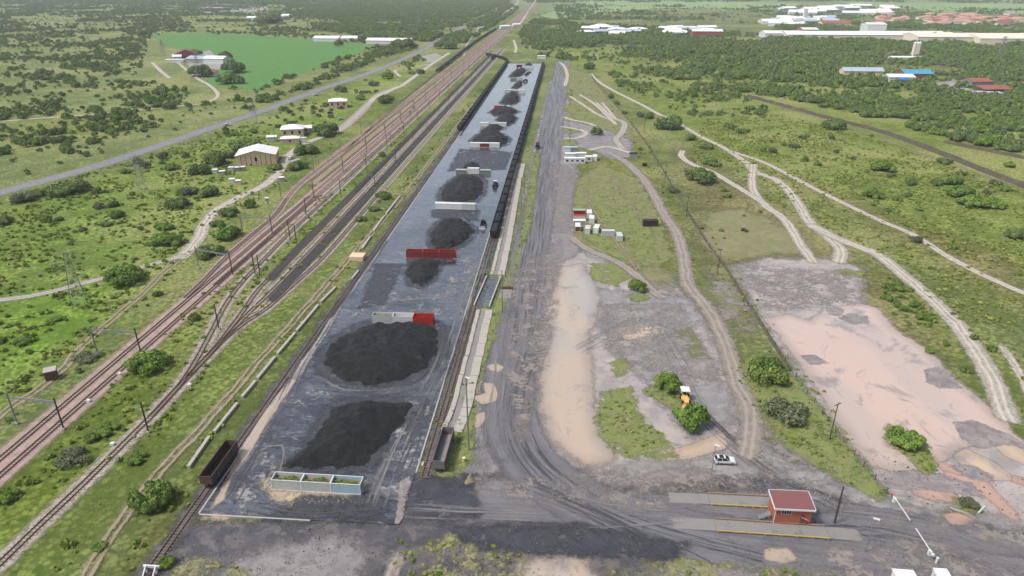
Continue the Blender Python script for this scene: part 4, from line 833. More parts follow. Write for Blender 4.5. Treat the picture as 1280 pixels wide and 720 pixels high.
# ---- grass tussocks of the nearer land
def tuft_data(seed, n, sz):
    r = np.random.RandomState(seed); a = r.rand(n)*6.283; d = np.sqrt(r.rand(n))*.75; c = np.stack([np.cos(a)*d, np.sin(a)*d, 0*a], 1)
    h = (.45+.55*r.rand(n))*(1-.45*d); out = np.stack([np.cos(a), np.sin(a), 0*a], 1); tilt = out*(.25+.35*r.rand(n))[:, None]; tilt[:, 2] = h
    s = np.stack([-np.sin(a+r.normal(size=n)), np.cos(a+r.normal(size=n)), 0*a], 1)*sz
    V = np.stack([c-s, c+s, c+s*.5+tilt, c-s*.5+tilt], 1).reshape(-1, 3); return V, np.arange(n*4).reshape(-1, 4), np.repeat(r.rand(n), 4)
TREG = [  # polygon, per hectare, radius range, kinds
    ([(225, 600), (330, 470), (470, 290), (560, 180), (625, 90), (600, 110), (500, 230), (400, 360), (250, 540), (120, 700), (90, 760), (190, 760), (250, 660)], 2600, (.35, 1.1), [0, 1, 0]),
    ([(-60, 700), (60, 560), (150, 470), (250, 370), (330, 300), (420, 220), (520, 130), (480, 250), (360, 360), (230, 500), (120, 660), (60, 760)], 2200, (.35, 1.1), [0, 1, 1]),
    ([(-60, 560), (0, 540), (120, 430), (240, 325), (300, 262), (330, 245), (420, 180), (380, 180), (230, 300), (100, 410), (-60, 530)], 2200, (.4, 1.2), [1, 1, 0]),
    ([(-60, 270), (200, 190), (330, 150), (350, 200), (260, 280), (150, 380), (60, 460), (-60, 540)], 1500, (.5, 1.5), [1, 1, 0]),
    ([(880, 150), (960, 140), (1100, 175), (1290, 245), (1290, 420), (1200, 400), (1100, 320), (960, 250), (860, 200)], 2600, (.4, 1.2), [0, 0, 1]),
    ([(1050, 290), (1200, 350), (1290, 420), (1290, 560), (1250, 500), (1180, 400), (1100, 335)], 900, (.35, .9), [0, 1]),
    ([(905, 465), (945, 445), (990, 470), (1020, 500), (1050, 545), (1085, 590), (1108, 618), (1100, 628), (1060, 606), (1000, 575), (960, 545), (935, 505)], 3500, (.3, .8), [1, 1, 0]),
    ([(1105, 535), (1112, 532), (1150, 548), (1160, 560), (1170, 580), (1172, 590), (1155, 592), (1135, 575), (1112, 553)], 5000, (.35, .8), [1]),
    ([(752, 490), (790, 485), (800, 520), (830, 545), (850, 572), (790, 574), (760, 560), (745, 530)], 3000, (.3, .7), [1, 0]), ([(800, 487), (830, 478), (850, 496), (880, 510), (840, 512)], 3000, (.3, .7), [1]),
    ([(512, 592), (522, 560), (560, 500), (610, 440), (640, 360), (668, 190), (676, 190), (664, 280), (640, 360), (612, 440), (592, 520), (590, 575), (578, 592)], 2200, (.25, .7), [1, 0]),
    ([(525, 550), (560, 440), (600, 330), (640, 220), (675, 90), (682, 90), (655, 200), (630, 300), (580, 440), (545, 560)], 1600, (.25, .6), [0, 1]),
    ([(715, 270), (740, 225), (800, 225), (840, 310), (820, 340), (735, 302)], 700, (.3, .7), [1, 0]), ([(700, 90), (735, 92), (800, 165), (900, 300), (960, 400), (900, 400), (850, 300), (790, 190), (720, 140)], 420, (.35, .9), [0, 1]),
    ([(480, 760), (490, 670), (520, 690), (560, 668), (640, 672), (660, 690), (600, 720), (640, 760)], 2200, (.3, .8), [0, 1]), ([(225, 690), (300, 700), (330, 725), (240, 760), (190, 750)], 1600, (.3, .6), [0]),
    ([(740, 720), (850, 704), (950, 710), (1080, 712), (1080, 760), (740, 760)], 1800, (.3, .8), [0, 1]), ([(880, 330), (910, 330), (1000, 440), (1110, 622), (1090, 600), (960, 450)], 1500, (.3, .8), [0, 1])]
tp = []
for i, (poly, dens, (r0, r1), ks) in enumerate(TREG):
    W = np.array(wpoly(poly)); x0, y0 = W.min(0); x1, y1 = W.max(0); n = int((x1-x0)*(y1-y0)/1e4*dens); n = min(n, 150000)
    X = rs.uniform(x0, x1, n); Y = rs.uniform(y0, y1, n); m = sdist(X, Y, W) > 0; X, Y = X[m], Y[m]; nz = fbm(X/9, Y/9, i+90, 3); k = rs.rand(len(X)) < np.clip((nz-.42)*6+.25, .05, 1); X, Y = X[k], Y[k]
    b = blocked(X, Y, False); b2 = np.zeros(len(X), bool) if i in (6, 7, 8, 9, 10, 11, 12, 14, 15, 16, 17) else b; X, Y = X[~b2], Y[~b2]
    for x, y in zip(X, Y):
        r = r0*1.2+(r1-r0)*rs.rand()**1.6; tp.append((x, y, .05, r, r*(.8+.4*rs.rand()), ks[rs.randint(len(ks))]))
print("tussocks", len(tp))
stuff_points("grass_tussocks", tp, [bare_mesh("tuft", *crown_data(3, 90, .24, flat=.5, nl=6, spread=.5), 'tuftyellow'), bare_mesh("tuft", *crown_data(4, 90, .24, flat=.5, nl=6, spread=.5), 'tuftgreen')], "tufts of yellow-green grass covering the open ground", "grass")
for t in TEMPL.values():
    for k in kids(t): bpy.data.objects.remove(k)
    bpy.data.objects.remove(t)
_KC.clear()
# ================================================================ paints
M['rust'] = paint("rusty_rail_steel", (96, 66, 56), .7, .35, 3); M['sleeper'] = paint("weathered_sleepers", (128, 114, 104), .9, .35, 1.5)
M['wagon'] = paint("dark_wagon_steel", (58, 52, 52), .7, .35, 1.2, (88, 62, 50), .7); M['wagonin'] = paint("rusty_wagon_inside", (74, 58, 52), .85, .4, .8, (104, 84, 70), .8)
M['wagonpale'] = paint("faded_wagon_side", (128, 122, 124), .7, .35, 1.2, (84, 66, 62), .6); M['wheel'] = paint("dark_bogie_steel", (48, 44, 42), .7, .3, 2)
M['white'] = paint("white_paint", (226, 228, 228), .5, .12, .7, (170, 166, 158), .45); M['whiteroof'] = paint("white_sheet_roof", (238, 238, 236), .5, .08, .3, (196, 194, 190), .4)
M['red'] = paint("red_container_paint", (196, 56, 44), .55, .25, .8, (92, 50, 44), .6); M['darkred'] = paint("dark_red_container_paint", (134, 58, 52), .6, .35, .8, (70, 44, 42), .6)
M['lightblue'] = paint("light_blue_paint", (176, 206, 218), .55, .18, .7, (176, 174, 168), .5); M['paleblue'] = paint("pale_blue_grey_paint", (204, 208, 204), .55, .18, .7, (150, 140, 130), .5)
M['greypaint'] = paint("grey_paint", (150, 154, 158), .6, .2, .8, (110, 100, 92), .5); M['greengrey'] = paint("green_grey_container", (120, 142, 132), .6, .25, .8, (110, 100, 92), .5)
M['black'] = paint("black_steel", (38, 38, 42), .6, .3, 1); M['glass'] = paint("dark_glass", (36, 44, 52), .12, .1, 1); M['tyre'] = paint("black_rubber", (30, 30, 32), .9, .2, 2)
M['yellow'] = paint("yellow_steel_rail", (206, 176, 100), .6, .25, .8, (150, 120, 84), .6); M['tanbeam'] = paint("tan_rusty_rail", (172, 142, 112), .7, .25, .8, (130, 100, 80), .5)
M['orange'] = paint("orange_machine_paint", (236, 190, 116), .5, .15, 1, (180, 130, 80), .3); M['concrete'] = paint("pale_concrete", (188, 182, 172), .85, .3, .35, (120, 116, 106), .7); M['concretedark'] = paint("stained_concrete", (150, 146, 142), .8, .35, .3, (92, 92, 94), .7)
M['maroon'] = paint("maroon_sheet_roof", (134, 88, 88), .5, .15, .6, (150, 96, 96), .3); M['redroof'] = paint("red_tiled_roof", (160, 98, 82), .8, .2, .8, (130, 80, 66), .5); M['orangeroof'] = paint("orange_tiled_roof", (198, 152, 128), .8, .2, .5)
M['blueroof'] = paint("blue_sheet_roof", (84, 158, 190), .5, .12, .3); M['brightblue'] = paint("bright_blue_sheet", (30, 120, 214), .5, .12, .3); M['cream'] = paint("cream_plaster", (234, 224, 206), .85, .12, .4, (180, 158, 130), .4)
M['tanwall'] = paint("tan_plaster", (232, 204, 172), .85, .15, .4, (170, 140, 116), .5); M['brownframe'] = paint("brown_frame", (112, 78, 62), .8, .2, 1); M['greyroof'] = paint("blue_grey_sheet_roof", (176, 190, 204), .5, .1, .3)
M['pole'] = paint("weathered_wood_pole", (86, 76, 66), .9, .3, 2); M['polegrey'] = paint("galvanised_pole", (150, 152, 154), .55, .15, 1, metal=.3); M['mast'] = paint("dark_steel_mast", (74, 66, 64), .7, .3, 1, (110, 82, 70), .5)
M['stone'] = paint('grey_stones', (150, 142, 136), .9, .4, 3)
M['weed'] = leaf_mat("container_weeds", (112, 124, 66), (152, 160, 92), (122, 122, 78))
M['cable'] = paint("overhead_cable", (150, 152, 150), .6, .1, 1)
def brick_mat():
    b = NB("orange_red_brick", .9, .2); br = b.n("ShaderNodeTexBrick"); v = b.pos(obj=True); rotm = b.n("ShaderNodeMapping"); rotm.inputs["Rotation"].default_value = (R(90), 0, 0); b.l(v, rotm.inputs[0])
    b.l(rotm.outputs[0], br.inputs["Vector"]); br.inputs["Color1"].default_value = col(186, 98, 72); br.inputs["Color2"].default_value = col(156, 76, 58); br.inputs["Mortar"].default_value = col(176, 150, 132); br.inputs["Scale"].default_value = 3.2; br.inputs["Mortar Size"].default_value = .015
    b.base(b.mix(b.ramp(b.noise(v, .7, 4), .4, .7, 0, .35), br.outputs[0], col(150, 92, 70))); return b.m
M['brick'] = brick_mat()
def coal_mat():
    b = NB("coal", .55, .3); v = b.pos(); n = b.noise(v, .35, 6, .75, .6); f = b.noise(v, 1.8, 5, .8); st = b.noise(b.pos(.25, 1.3, 1, rot=-YARD+.3), .8, 4, .7, 1)
    o = b.mix(b.ramp(n, .35, .68), col(20, 21, 23), col(38, 39, 42)); o = b.mix(b.ramp(st, .56, .7, 0, .5), o, col(78, 80, 82)); o = b.mix(b.ramp(f, .55, .75, 0, .45), o, col(62, 63, 65))
    b.base(o); b.bump(b.math('ADD', f, b.math('MULTIPLY', st, 1.0)), 1.0, .7); return b.m
M['coal'] = coal_mat()

# ================================================================ rail tracks
def track(pts, label, world=False, sleepers_to=330, smooth=True, z=.16, group=None):
    W = [Vector(q) if world else P(*q) for q in pts]; line = smooth_line(W, 3.0) if smooth else []
    if not smooth:
        for a, b_ in zip(W[:-1], W[1:]):
            n = max(1, int((b_-a).length/6)); line += [a+(b_-a)*k/n for k in range(n)]
        line.append(W[-1])
    root = empty("rail_track", (0, 0, 0), 0, label, "rail track", group)
    for sgn in (-1, 1):
        v = []; f = []; n = len(line)
        for i, p in enumerate(line):
            t = line[min(i+1, n-1)]-line[max(i-1, 0)]; t.z = 0; t.normalize(); nr = Vector((t.y, -t.x, 0)); c = p+nr*(sgn*.58)
            for dx, dz in ((-.085, 0), (-.05, .17), (.05, .17), (.085, 0)): v.append((c.x+nr.x*dx, c.y+nr.y*dx, z+.03+dz))
        for i in range(n-1):
            for k in range(3): f.append((4*i+k, 4*i+k+1, 4*i+5+k, 4*i+4+k))
        mesh_obj("rail", v, np.array(f)[:, ::-1], M['rust'], root)
    m = MB(); acc = 0; nxt = 0
    for i in range(1, len(line)):
        a, b_ = line[i-1], line[i]; d = (b_-a); ln = d.length; dn = d.normalized(); an = math.atan2(-dn.x, dn.y)
        while nxt < acc+ln:
            c = a + dn*(nxt-acc)
            if c.length < sleepers_to and -20 < px_of(c.x, c.y)[0] < 1300: m.obox((c.x, c.y, z), 2.1, .26, .1, an)
            nxt += .8
        acc += ln
    if m.v: m.build("sleepers", M['sleeper'], root)["kind"] = 'stuff'
    return root
track(T1, "left-hand electrified track on the pink ballast, running the whole way to the horizon", smooth=False)
track(T2, "right-hand electrified track on the pink ballast, beside the other through track", smooth=False)
track(T0, "track branching off the left side of the pink ballast beyond the wide catenary beam")
track(T3, "track branching off the right side of the pink ballast before the house")
track(G1, "single track on grey ballast curving up from the bottom left corner")
track(K0, "track along the left edge of the first coal covered bed")
track(K1, "track between the two long coal covered beds")
track(K2, "track along the right edge of the second coal covered bed")
track(XA(-30, 740, SL, 60), "overgrown siding hugging the left kerb of the coal slab", world=True)
track(XA(14, 755, SR1, 60), "siding hugging the right kerb of the coal slab under the dark wagons", world=True, sleepers_to=200)
for k, (l_, lb) in enumerate(((447, "far track in the weedy pink yard left of centre"), (458, "far track in the middle of the weedy pink yard"), (480, "far track on the right of the weedy pink yard"))):
    track(vl(l_, 180, [228, 180, 130, 90, 60, 36, 15, 0]), lb, smooth=False, sleepers_to=0)
F0 = [(430, 190), (470, 155), (510, 121), (546, 91), (570, 72), (596, 52), (620, 37), (640, 22)]
track(F0, "outermost far track on the left under the long rake of dark wagons", sleepers_to=0)
# switch gear beside the tracks
for i, (x, y, lb) in enumerate([(150, 469, "white switch machine on the pink ballast opposite the bright bush"), (111, 503, "white switch machine at the bottom edge of the pink ballast"), (141, 557, "white relay box beside the grey ballast at the lower left"), (237, 483, "white switch machine where the grey track forks"), (253, 315, "white switch box at the left rim of the pink ballast")]):
    p = P(x, y); e = empty("switch_machine", (p.x, p.y, .13), YARD, lb, "switch machine"); MB().box(-.5, .5, -.35, .35, 0, .5).build("housing", M['white'], e); MB().prism([(-.55, .5), (.55, .5), (.3, .68), (-.3, .68)], -.4, .4).build("lid", M['white'], e)

# ================================================================ wagons
WL, WW = 12.0, 2.6
def make_wagon(body, inner, side=None, load=True, rib=True):
    r = empty("coal_wagon", (0, 0, 0), 0, "wagon", "wagon"); h0, h1 = 1.05, 3.0; t = .09; m = MB()
    m.box(-WW/2, -WW/2+t, -WL/2, WL/2, h0, h1); m.box(WW/2-t, WW/2, -WL/2, WL/2, h0, h1); m.box(-WW/2+t, WW/2-t, -WL/2, -WL/2+t, h0, h1); m.box(-WW/2+t, WW/2-t, WL/2-t, WL/2, h0, h1)
    m.box(-WW/2-.06, WW/2+.06, -WL/2-.06, -WL/2+t, h1, h1+.1); m.box(-WW/2-.06, WW/2+.06, WL/2-t, WL/2+.06, h1, h1+.1); m.box(-WW/2-.06, -WW/2+t, -WL/2+t, WL/2-t, h1, h1+.1); m.box(WW/2-t, WW/2+.06, -WL/2+t, WL/2-t, h1, h1+.1)
    m.build("body", body, r); MB().box(-WW/2+t, WW/2-t, -WL/2+t, WL/2-t, h0+.02, h0+.12).build("floor", inner, r)
    if rib:
        m = MB()
        for i in range(11):
            y = -WL/2+.4+(WL-.8)*i/10
            for s_ in (-1, 1): m.box(min(s_*(WW/2), s_*(WW/2+.1)), max(s_*(WW/2), s_*(WW/2+.1)), y-.07, y+.07, h0+.05, h1-.02)
        m.build("side_ribs", side or body, r)
    MB().box(-.35, .35, -WL/2-.4, WL/2+.4, .8, h0-.01).build("underframe", M['wheel'], r)
    for s_ in (-1, 1):
        b_ = MB(); y = s_*(WL/2-2.0); b_.box(-.95, -.82, y-1.2, y+1.2, .4, .72); b_.box(.82, .95, y-1.2, y+1.2, .4, .72); b_.box(-.8, .8, y-.2, y+.2, .45, .78); bo = b_.build("bogie", M['wheel'], r)
        for yy in (y-.8, y+.8):
            w_ = MB(); w_.rod((-.72, yy, .43), (-.58, yy, .43), .42, 12); w_.rod((.58, yy, .43), (.72, yy, .43), .42, 12); w_.rod((-.6, yy, .43), (.6, yy, .43), .08, 6); w_.build("wheelset", M['wheel'], bo)
    if load:
        n = 12; V = []; 
        for j in range(n+1):
            for i in range(5):
                x = (-1+i/2)*(WW/2-t-.02); y = (-1+2*j/n)*(WL/2-t-.02); e = (1-abs(i-2)/2)*min(1, min(j, n-j)/2); V.append((x, y, h1-.35+e*.5+rnd.uniform(-.06, .06)))
        mesh_obj("coal_load", V, np.array([(j*5+i, j*5+i+1, j*5+i+6, j*5+i+5) for j in range(n) for i in range(4)]), M['coal'], r)
    return r
M['brownwagon'] = paint('brown_wagon_steel', (92, 76, 72), .8, .35, 1.2, (112, 84, 70), .7)
w0 = make_wagon(M['brownwagon'], M['wagonin'], M['wagonpale'], load=False); p = P(278, 590); a_, l_ = AL(p); q = L(a_+.5, SL, .3); w0.location = q; w0.rotation_euler.z = YARD
w0["label"] = "empty brown open wagon with pale side ribs beside the lower left kerb of the slab"
w1 = make_wagon(M['wagonpale'], M['concretedark'], M['wagonpale'], load=False); p = P(555, 569); w1.location = (p.x, p.y, .1); w1.rotation_euler.z = YARD-.02
w1["label"] = "empty grey open wagon alone on the grass right of the slab"
wr = make_wagon(M['black'], M['wagonin'], M['wagon'], load=True); n_ = 0; PITCHW = 13.2
grp = "wagons in the rake along the right kerb"; lb = "dark loaded coal wagon in the long rake along the slab's right kerb"
aR0 = AL(P(616, 300))[0]; wr.location = L(aR0+7, SR1, .3); wr.rotation_euler.z = YARD; wr["label"] = "nearest dark coal wagon at the front end of the rake on the slab's right side"
a_ = aR0+7+PITCHW
while a_ < 750: copy_tree(wr, L(a_, SR1, .3), YARD, lb, grp); a_ += PITCHW
aL0 = AL(P(575, 162))[0]; a_ = aL0; k = 0
while a_ < 745:
    copy_tree(wr, L(a_, SL-.3, .3), YARD, "front wagon of the dark rake standing along the slab's left kerb" if k == 0 else "dark coal wagon in the rake along the slab's far left kerb", None if k == 0 else "wagons in the rake along the left kerb"); a_ += PITCHW; k += 1
# the end of that rake curves away to the yard
cv = smooth_line([L(752, SL-.3), L(780, -4), L(806, -12), L(830, -24), L(850, -38)], 1.0); acc = 6; i = 0; pos = 0
for i in range(1, len(cv)):
    pos += (cv[i]-cv[i-1]).length
    if pos >= acc: d = (cv[i]-cv[i-1]); copy_tree(wr, (cv[i].x, cv[i].y, .3), math.atan2(-d.x, d.y), "rust brown wagon on the curve beyond the slab's far left corner", "wagons on the curve beyond the slab"); acc += PITCHW
# long far rake, wagons too small to show their parts
ml = MB(); ml.box(-1.35, 1.35, -6, 6, .9, 3.1); ml.box(-.5, .5, -6.5, 6.5, .3, .9); ml.prism([(-1.3, 3.1), (1.3, 3.1), (.3, 3.6), (-.3, 3.6)], -5.6, 5.6)
fw = ml.build("coal_wagon", M['black']); fl = smooth_line([P(*q) for q in F0[3:7]], 1.0); pos = 0; acc = 6; first = True
for i in range(1, len(fl)):
    pos += (fl[i]-fl[i-1]).length
    if pos >= acc:
        d = fl[i]-fl[i-1]; o = fw if first else copy_tree(fw); o.location = (fl[i].x, fl[i].y, .2); o.rotation_euler.z = math.atan2(-d.x, d.y); acc += PITCHW
        tag(o, "nearest wagon of the far dark rake on the outermost left track" if first else "dark wagon in the far rake on the outermost left track", "wagon", None if first else "wagons in the far left rake"); first = False
o = MB().box(-1.5, 1.5, -6, 6, .3, 3.8).box(-1.3, 1.3, -2, 2, 3.8, 4.2).build("locomotive", M['black']); p = P(616, 74); o.location = (p.x, p.y, .1); o.rotation_euler.z = YARD; tag(o, "small dark shunting engine at the far end of the coal covered beds", "locomotive")

# ================================================================ containers
def make_container(wallm, Lc=6.06, Wc=2.44, Hc=2.6, top='closed', fill=None, name="shipping_container", corr=True, topm=None):
    """long side along x; walls with pressed ribs, frame, doors at one end"""
    r = empty(name, (0, 0, 0), 0, "c", "container"); t = .06; m = MB(); x, y = Lc/2, Wc/2; b0 = .15
    if top == 'open':
        m.box(-x, x, -y, -y+t, b0, Hc); m.box(-x, x, y-t, y, b0, Hc); m.box(-x, -x+t, -y+t, y-t, b0, Hc); m.box(x-t, x, -y+t, y-t, b0, Hc); m.box(-x+t, x-t, -y+t, y-t, b0, b0+.1)
    else: m.box(-x, x, -y, y, b0, Hc-.05)
    m.build("walls", wallm, r)
    if corr:
        m = MB(); n = int(Lc/.55)
        for i in range(n):
            cx_ = -x+.35+(Lc-.7)*i/(n-1)
            for s_ in (-1, 1): m.box(cx_-.09, cx_+.09, min(s_*y, s_*(y+.045)), max(s_*y, s_*(y+.045)), b0+.15, Hc-.18)
        m.build("pressed_ribs", wallm, r)
    m = MB(); e = .07
    for sx in (-1, 1):
        for sy in (-1, 1): m.box(sx*x-e, sx*x+e, sy*y-e, sy*y+e, 0, Hc+.02)
        m.box(sx*x-e, sx*x+e, -y+e, y-e, Hc-.12, Hc+.01); m.box(sx*x-e, sx*x+e, -y+e, y-e, .04, .18)
    for sy in (-1, 1): m.box(-x+e, x-e, sy*y-e, sy*y+e, Hc-.12, Hc+.01); m.box(-x+e, x-e, sy*y-e, sy*y+e, .04, .18)
    m.build("frame", topm or wallm, r)
    m = MB(); m.box(x+.02, x+.06, -y+.1, -.02, .25, Hc-.2); m.box(x+.02, x+.06, .02, y-.1, .25, Hc-.2); d = m.build("doors", wallm, r); m = MB()
    for yy in (-.8, -.3, .3, .8): m.rod((x+.09, yy, .3), (x+.09, yy, Hc-.25), .025, 5)
    m.build("lock_rods", M['greypaint'], d)
    if top == 'closed': MB().box(-x+.08, x-.08, -y+.08, y-.08, Hc-.05, Hc).build("roof", topm or wallm, r)
    if fill == 'weed':
        V, F, T = crown_data(rnd.randrange(999), 900, .13, flat=.4, nl=12, spread=1.0); V = V*np.array([x*.78, y*.78, .9])+np.array([0, 0, Hc-.85]); V[:, 0] = np.clip(V[:, 0], -x+.12, x-.12); V[:, 1] = np.clip(V[:, 1], -y+.12, y-.12)
        mesh_obj("weeds", V, F, M['weed'], r, attrs={"tone": T}); MB().box(-x+t, x-t, -y+t, y-t, Hc-1.1, Hc-1.0).build("soil", M['sandplain'], r)
    return r
M['sandplain'] = paint("dry_soil", (140, 128, 100), .95, .3, 1)
_CT = {}
def container(key, args, loc, rz, label, s=None):
    if key not in _CT: o = _CT[key] = make_container(**args); o.location = loc; o.rotation_euler = (0, 0, rz)
    else: o = copy_tree(_CT[key], loc, rz)
    if s: o.scale = s
    o["label"] = label; return o
def row(px0, py0, items, z=SZ, turn=0):
    """a row of containers across the slab whose lower left corner stands at the pixel"""
    p = P(px0, py0, z); ax = Vector((math.cos(YARD+turn), math.sin(YARD+turn), 0)); up = Vector((-ax.y, ax.x, 0)); x = 0
    for key, args, ln, label in items:
        c = p + ax*(x+ln/2) + up*1.22; container(key, dict(args), (c.x, c.y, z), YARD+turn, label); x += ln+.12
OP = lambda m, **k: dict(wallm=M[m], top='open', **k)
CL = lambda m, **k: dict(wallm=M[m], **k)
row(341, 612, [('pb_weed', OP('paleblue', fill='weed', topm=M['white']), 6.06, "pale blue open container full of green weeds, left one of the nearest row"), ('pb_weed', {}, 6.06, "pale blue open container full of weeds in the middle of the nearest row"), ('lb_weed', OP('lightblue', fill='weed', topm=M['white']), 6.06, "light blue open container with brownish weeds, right one of the nearest row")], turn=-.01)
row(466, 404, [('pb_open', OP('paleblue', fill='weed'), 6.06, "pale blue-grey open container at the left of the row above the round coal heap"), ('w_open', OP('white'), 6.06, "white open container between the pale blue one and the red one"), ('r_open', OP('red'), 6.06, "bright red open container at the right of the row above the round coal heap")], turn=.02)
row(508, 322, [('r2_open', OP('darkred', topm=M['red']), 6.06, "left of three dark red open containers in one row"), ('r2_open', {}, 6.06, "middle one of three dark red open containers in one row"), ('r2_open', {}, 6.06, "right one of three dark red open containers in one row")], turn=.03)
row(544, 261, [('w40', CL('white', Lc=12.19), 12.19, "long white closed container in front of the oval coal heap"), ('pb20', CL('paleblue'), 6.06, "short pale blue container touching the right end of the long white one")], turn=-.02)
row(570, 217, [('gg', CL('greengrey', topm=M['concrete'], Hc=2.0), 6.06, "low grey-green container at the left of the row with a white hut"), ('w_low', CL('white', Hc=2.9), 6.06, "white container with a dark opening in the middle of the grey-green row"), ('gg', {}, 6.06, "low grey-green container at the right of the row with a white hut")], turn=.02)
row(587, 184, [('w20', CL('white'), 6.06, "white container left of the rust red one in the fifth row"), ('rr', CL('darkred', topm=M['white']), 6.06, "rust red container between two white ones"), ('w20', {}, 6.06, "white container right of the rust red one in the fifth row")], turn=.02)
row(600, 158, [('w20', {}, 6.06, "white container at the left of the sixth row"), ('gg', {}, 6.06, "grey container in the middle of the sixth row"), ('w20', {}, 6.06, "white container with black door at the right of the sixth row")], turn=.02)
row(618, 136.5, [('r20', CL('red'), 6.06, "small looking bright red container in the seventh row"), ('w20', {}, 6.06, "white container right of the red one in the seventh row")], turn=-.02)
row(631, 116, [('pb20', {}, 6.06, "pale container at the left of the eighth row"), ('gg', {}, 6.06, "grey container in the middle of the eighth row"), ('w20', {}, 6.06, "bright white container at the right of the eighth row")])
row(638, 100, [('gg', {}, 6.06, "grey container in front of the ninth coal heap"), ('pb20', {}, 6.06, "pale blue container in front of the ninth coal heap")])
row(653, 85.5, [('w40', {}, 12.19, "long white container close to the slab's far end")])

# ================================================================ coal heaps
def heap(pts, H, label, slope=.75, flat=0., seed=1, mat='coal', z=SZ, rough=.6, name="coal_heap"):
    poly = np.array([(P(x, y, z).x, P(x, y, z).y) for x, y in pts]); x0, y0 = poly.min(0)-1; x1, y1 = poly.max(0)+1
    c = max(.45, math.sqrt((x1-x0)*(y1-y0)/16000)); X, Y = np.meshgrid(np.arange(x0, x1+c, c), np.arange(y0, y1+c, c)); S = sdist(X, Y, poly) + (fbm(X/2.2, Y/2.2, seed, 5)-.5)*3.4
    ramp_ = np.minimum(S*slope, H*(1-np.exp(-np.maximum(S, 0)*slope/H*1.15))); Z = ramp_ + (fbm(X/2.2, Y/2.2, seed+5, 4)-.5)*rough*2*np.clip(S/2, 0, 1) + (fbm(X/8, Y/8, seed+9, 3)-.5)*H*.45*np.clip(S/4, 0, 1)
    rid = np.abs(fbm(X/5, Y/3.5, seed+31, 4)-.5)*2; Z += (rid-.25)*rough*2.2*np.clip(S/1.5, 0, 1)
    wv = (X*.62+Y*.78)/3.1+fbm(X/7, Y/7, seed+51, 3)*5.5; cut = np.abs(np.sin(wv))**.6; Z += (cut-.6)*rough*1.5*np.clip(S/2.5, 0, 1)*np.clip(fbm(X/10, Y/10, seed+71, 2)*2.6-.7, 0, 1)     # slipped faces and loader cuts
    Z = np.where(S > 0, np.maximum(Z, .02), -.3); ny_, nx_ = X.shape; idx = np.arange(nx_*ny_).reshape(ny_, nx_); m = np.maximum.reduce([S[:-1, :-1], S[1:, :-1], S[:-1, 1:], S[1:, 1:]]) > -.2
    q = np.stack([idx[:-1, :-1][m], idx[:-1, 1:][m], idx[1:, 1:][m], idx[1:, :-1][m]], 1); used, inv = np.unique(q, return_inverse=True)
    V = np.stack([X.ravel()[used], Y.ravel()[used], Z.ravel()[used]], 1); ctr = V.mean(0); ctr[2] = 0; o = mesh_obj(name, V-ctr, inv.reshape(-1, 4), M[mat], smooth=True); o.location = (ctr[0], ctr[1], z); tag(o, label, "coal heap")
    if mat == 'coal':
        c2 = poly.mean(0); k_ = 1.22; sp = [tuple(c2+(q_-c2)*k_) for q_ in poly]; patch("coal_spill", sp, z+.02, M['duststain'], over=4, world=True)
    return o
heap([(350, 585), (368, 575), (386, 558), (402, 528), (414, 512), (426, 506), (470, 502), (513, 503), (517, 510), (505, 527), (482, 552), (462, 580), (432, 585), (380, 584)], 4.8, "long irregular coal heap with a trailing left tail behind the weed-filled containers", seed=3, slope=.62)
heap([(408, 455), (410, 440), (425, 425), (448, 411), (470, 406), (530, 406), (545, 413), (547, 425), (543, 445), (530, 462), (505, 474), (470, 481), (445, 480), (420, 470)], 3.6, "broad round coal heap below the white and red containers, the largest on the slab", slope=.8, seed=8, rough=.8)
heap([(507, 342), (514, 329), (530, 325), (552, 327), (549, 337), (540, 350), (528, 357), (514, 354)], 3.2, "small coal heap right below the dark red containers", seed=11)
heap([(538, 300), (541, 287), (548, 279), (560, 274), (580, 276), (592, 288), (588, 297), (576, 306), (560, 312), (544, 312)], 4.2, "pear-shaped coal heap just above the dark red containers", seed=14)
heap([(551, 248), (553, 238), (562, 228), (575, 221), (596, 221), (604, 228), (602, 242), (594, 250), (575, 253), (558, 253)], 4.4, "oval coal heap behind the long white container", seed=17)
heap([(578, 210), (584, 204), (598, 204), (600, 210), (592, 213)], 3.6, "little pointed coal heap behind the grey-green containers", seed=19)
heap([(590, 176), (598, 169), (608, 167), (628, 168), (636, 174), (632, 180), (622, 183), (600, 182)], 4.6, "wide coal heap behind the rust red container", seed=21)
heap([(601, 165), (607, 160), (618, 157), (628, 159), (624, 164), (612, 166)], 3.6, "small coal heap in front of the sixth container row", seed=23)
heap([(621, 150), (628, 145), (640, 144), (646, 148), (642, 154), (632, 155)], 4.2, "rounded coal heap behind the sixth container row", seed=25)
heap([(612, 141), (620, 136), (638, 135), (648, 140), (640, 143), (622, 143)], 4.2, "wide coal heap in front of the bright red container", seed=27)
heap([(626, 128), (632, 120), (640, 116), (648, 120), (648, 127), (640, 130), (630, 130)], 5, "tall coal heap behind the bright red container", seed=29)
heap([(640, 110), (645, 104), (652, 102), (652, 107), (648, 110)], 3.6, "narrow coal heap between the eighth and ninth rows", seed=31)
heap([(637, 96), (642, 90), (652, 87), (658, 88), (652, 94), (645, 97)], 5, "long coal heap near the far end, left side", seed=33)
heap([(655, 94), (660, 90), (664, 90), (660, 94)], 3, "tiny coal heap near the far end, right side", seed=35)
heap([(655, 84), (658, 80), (664, 80), (665, 83), (660, 85)], 5, "last coal heap beside the slab's far edge", seed=37)
heap([(500, 399), (503, 396), (510, 396), (512, 399)], 2.6, "tiny coal heap poking up behind the white open container", seed=39)
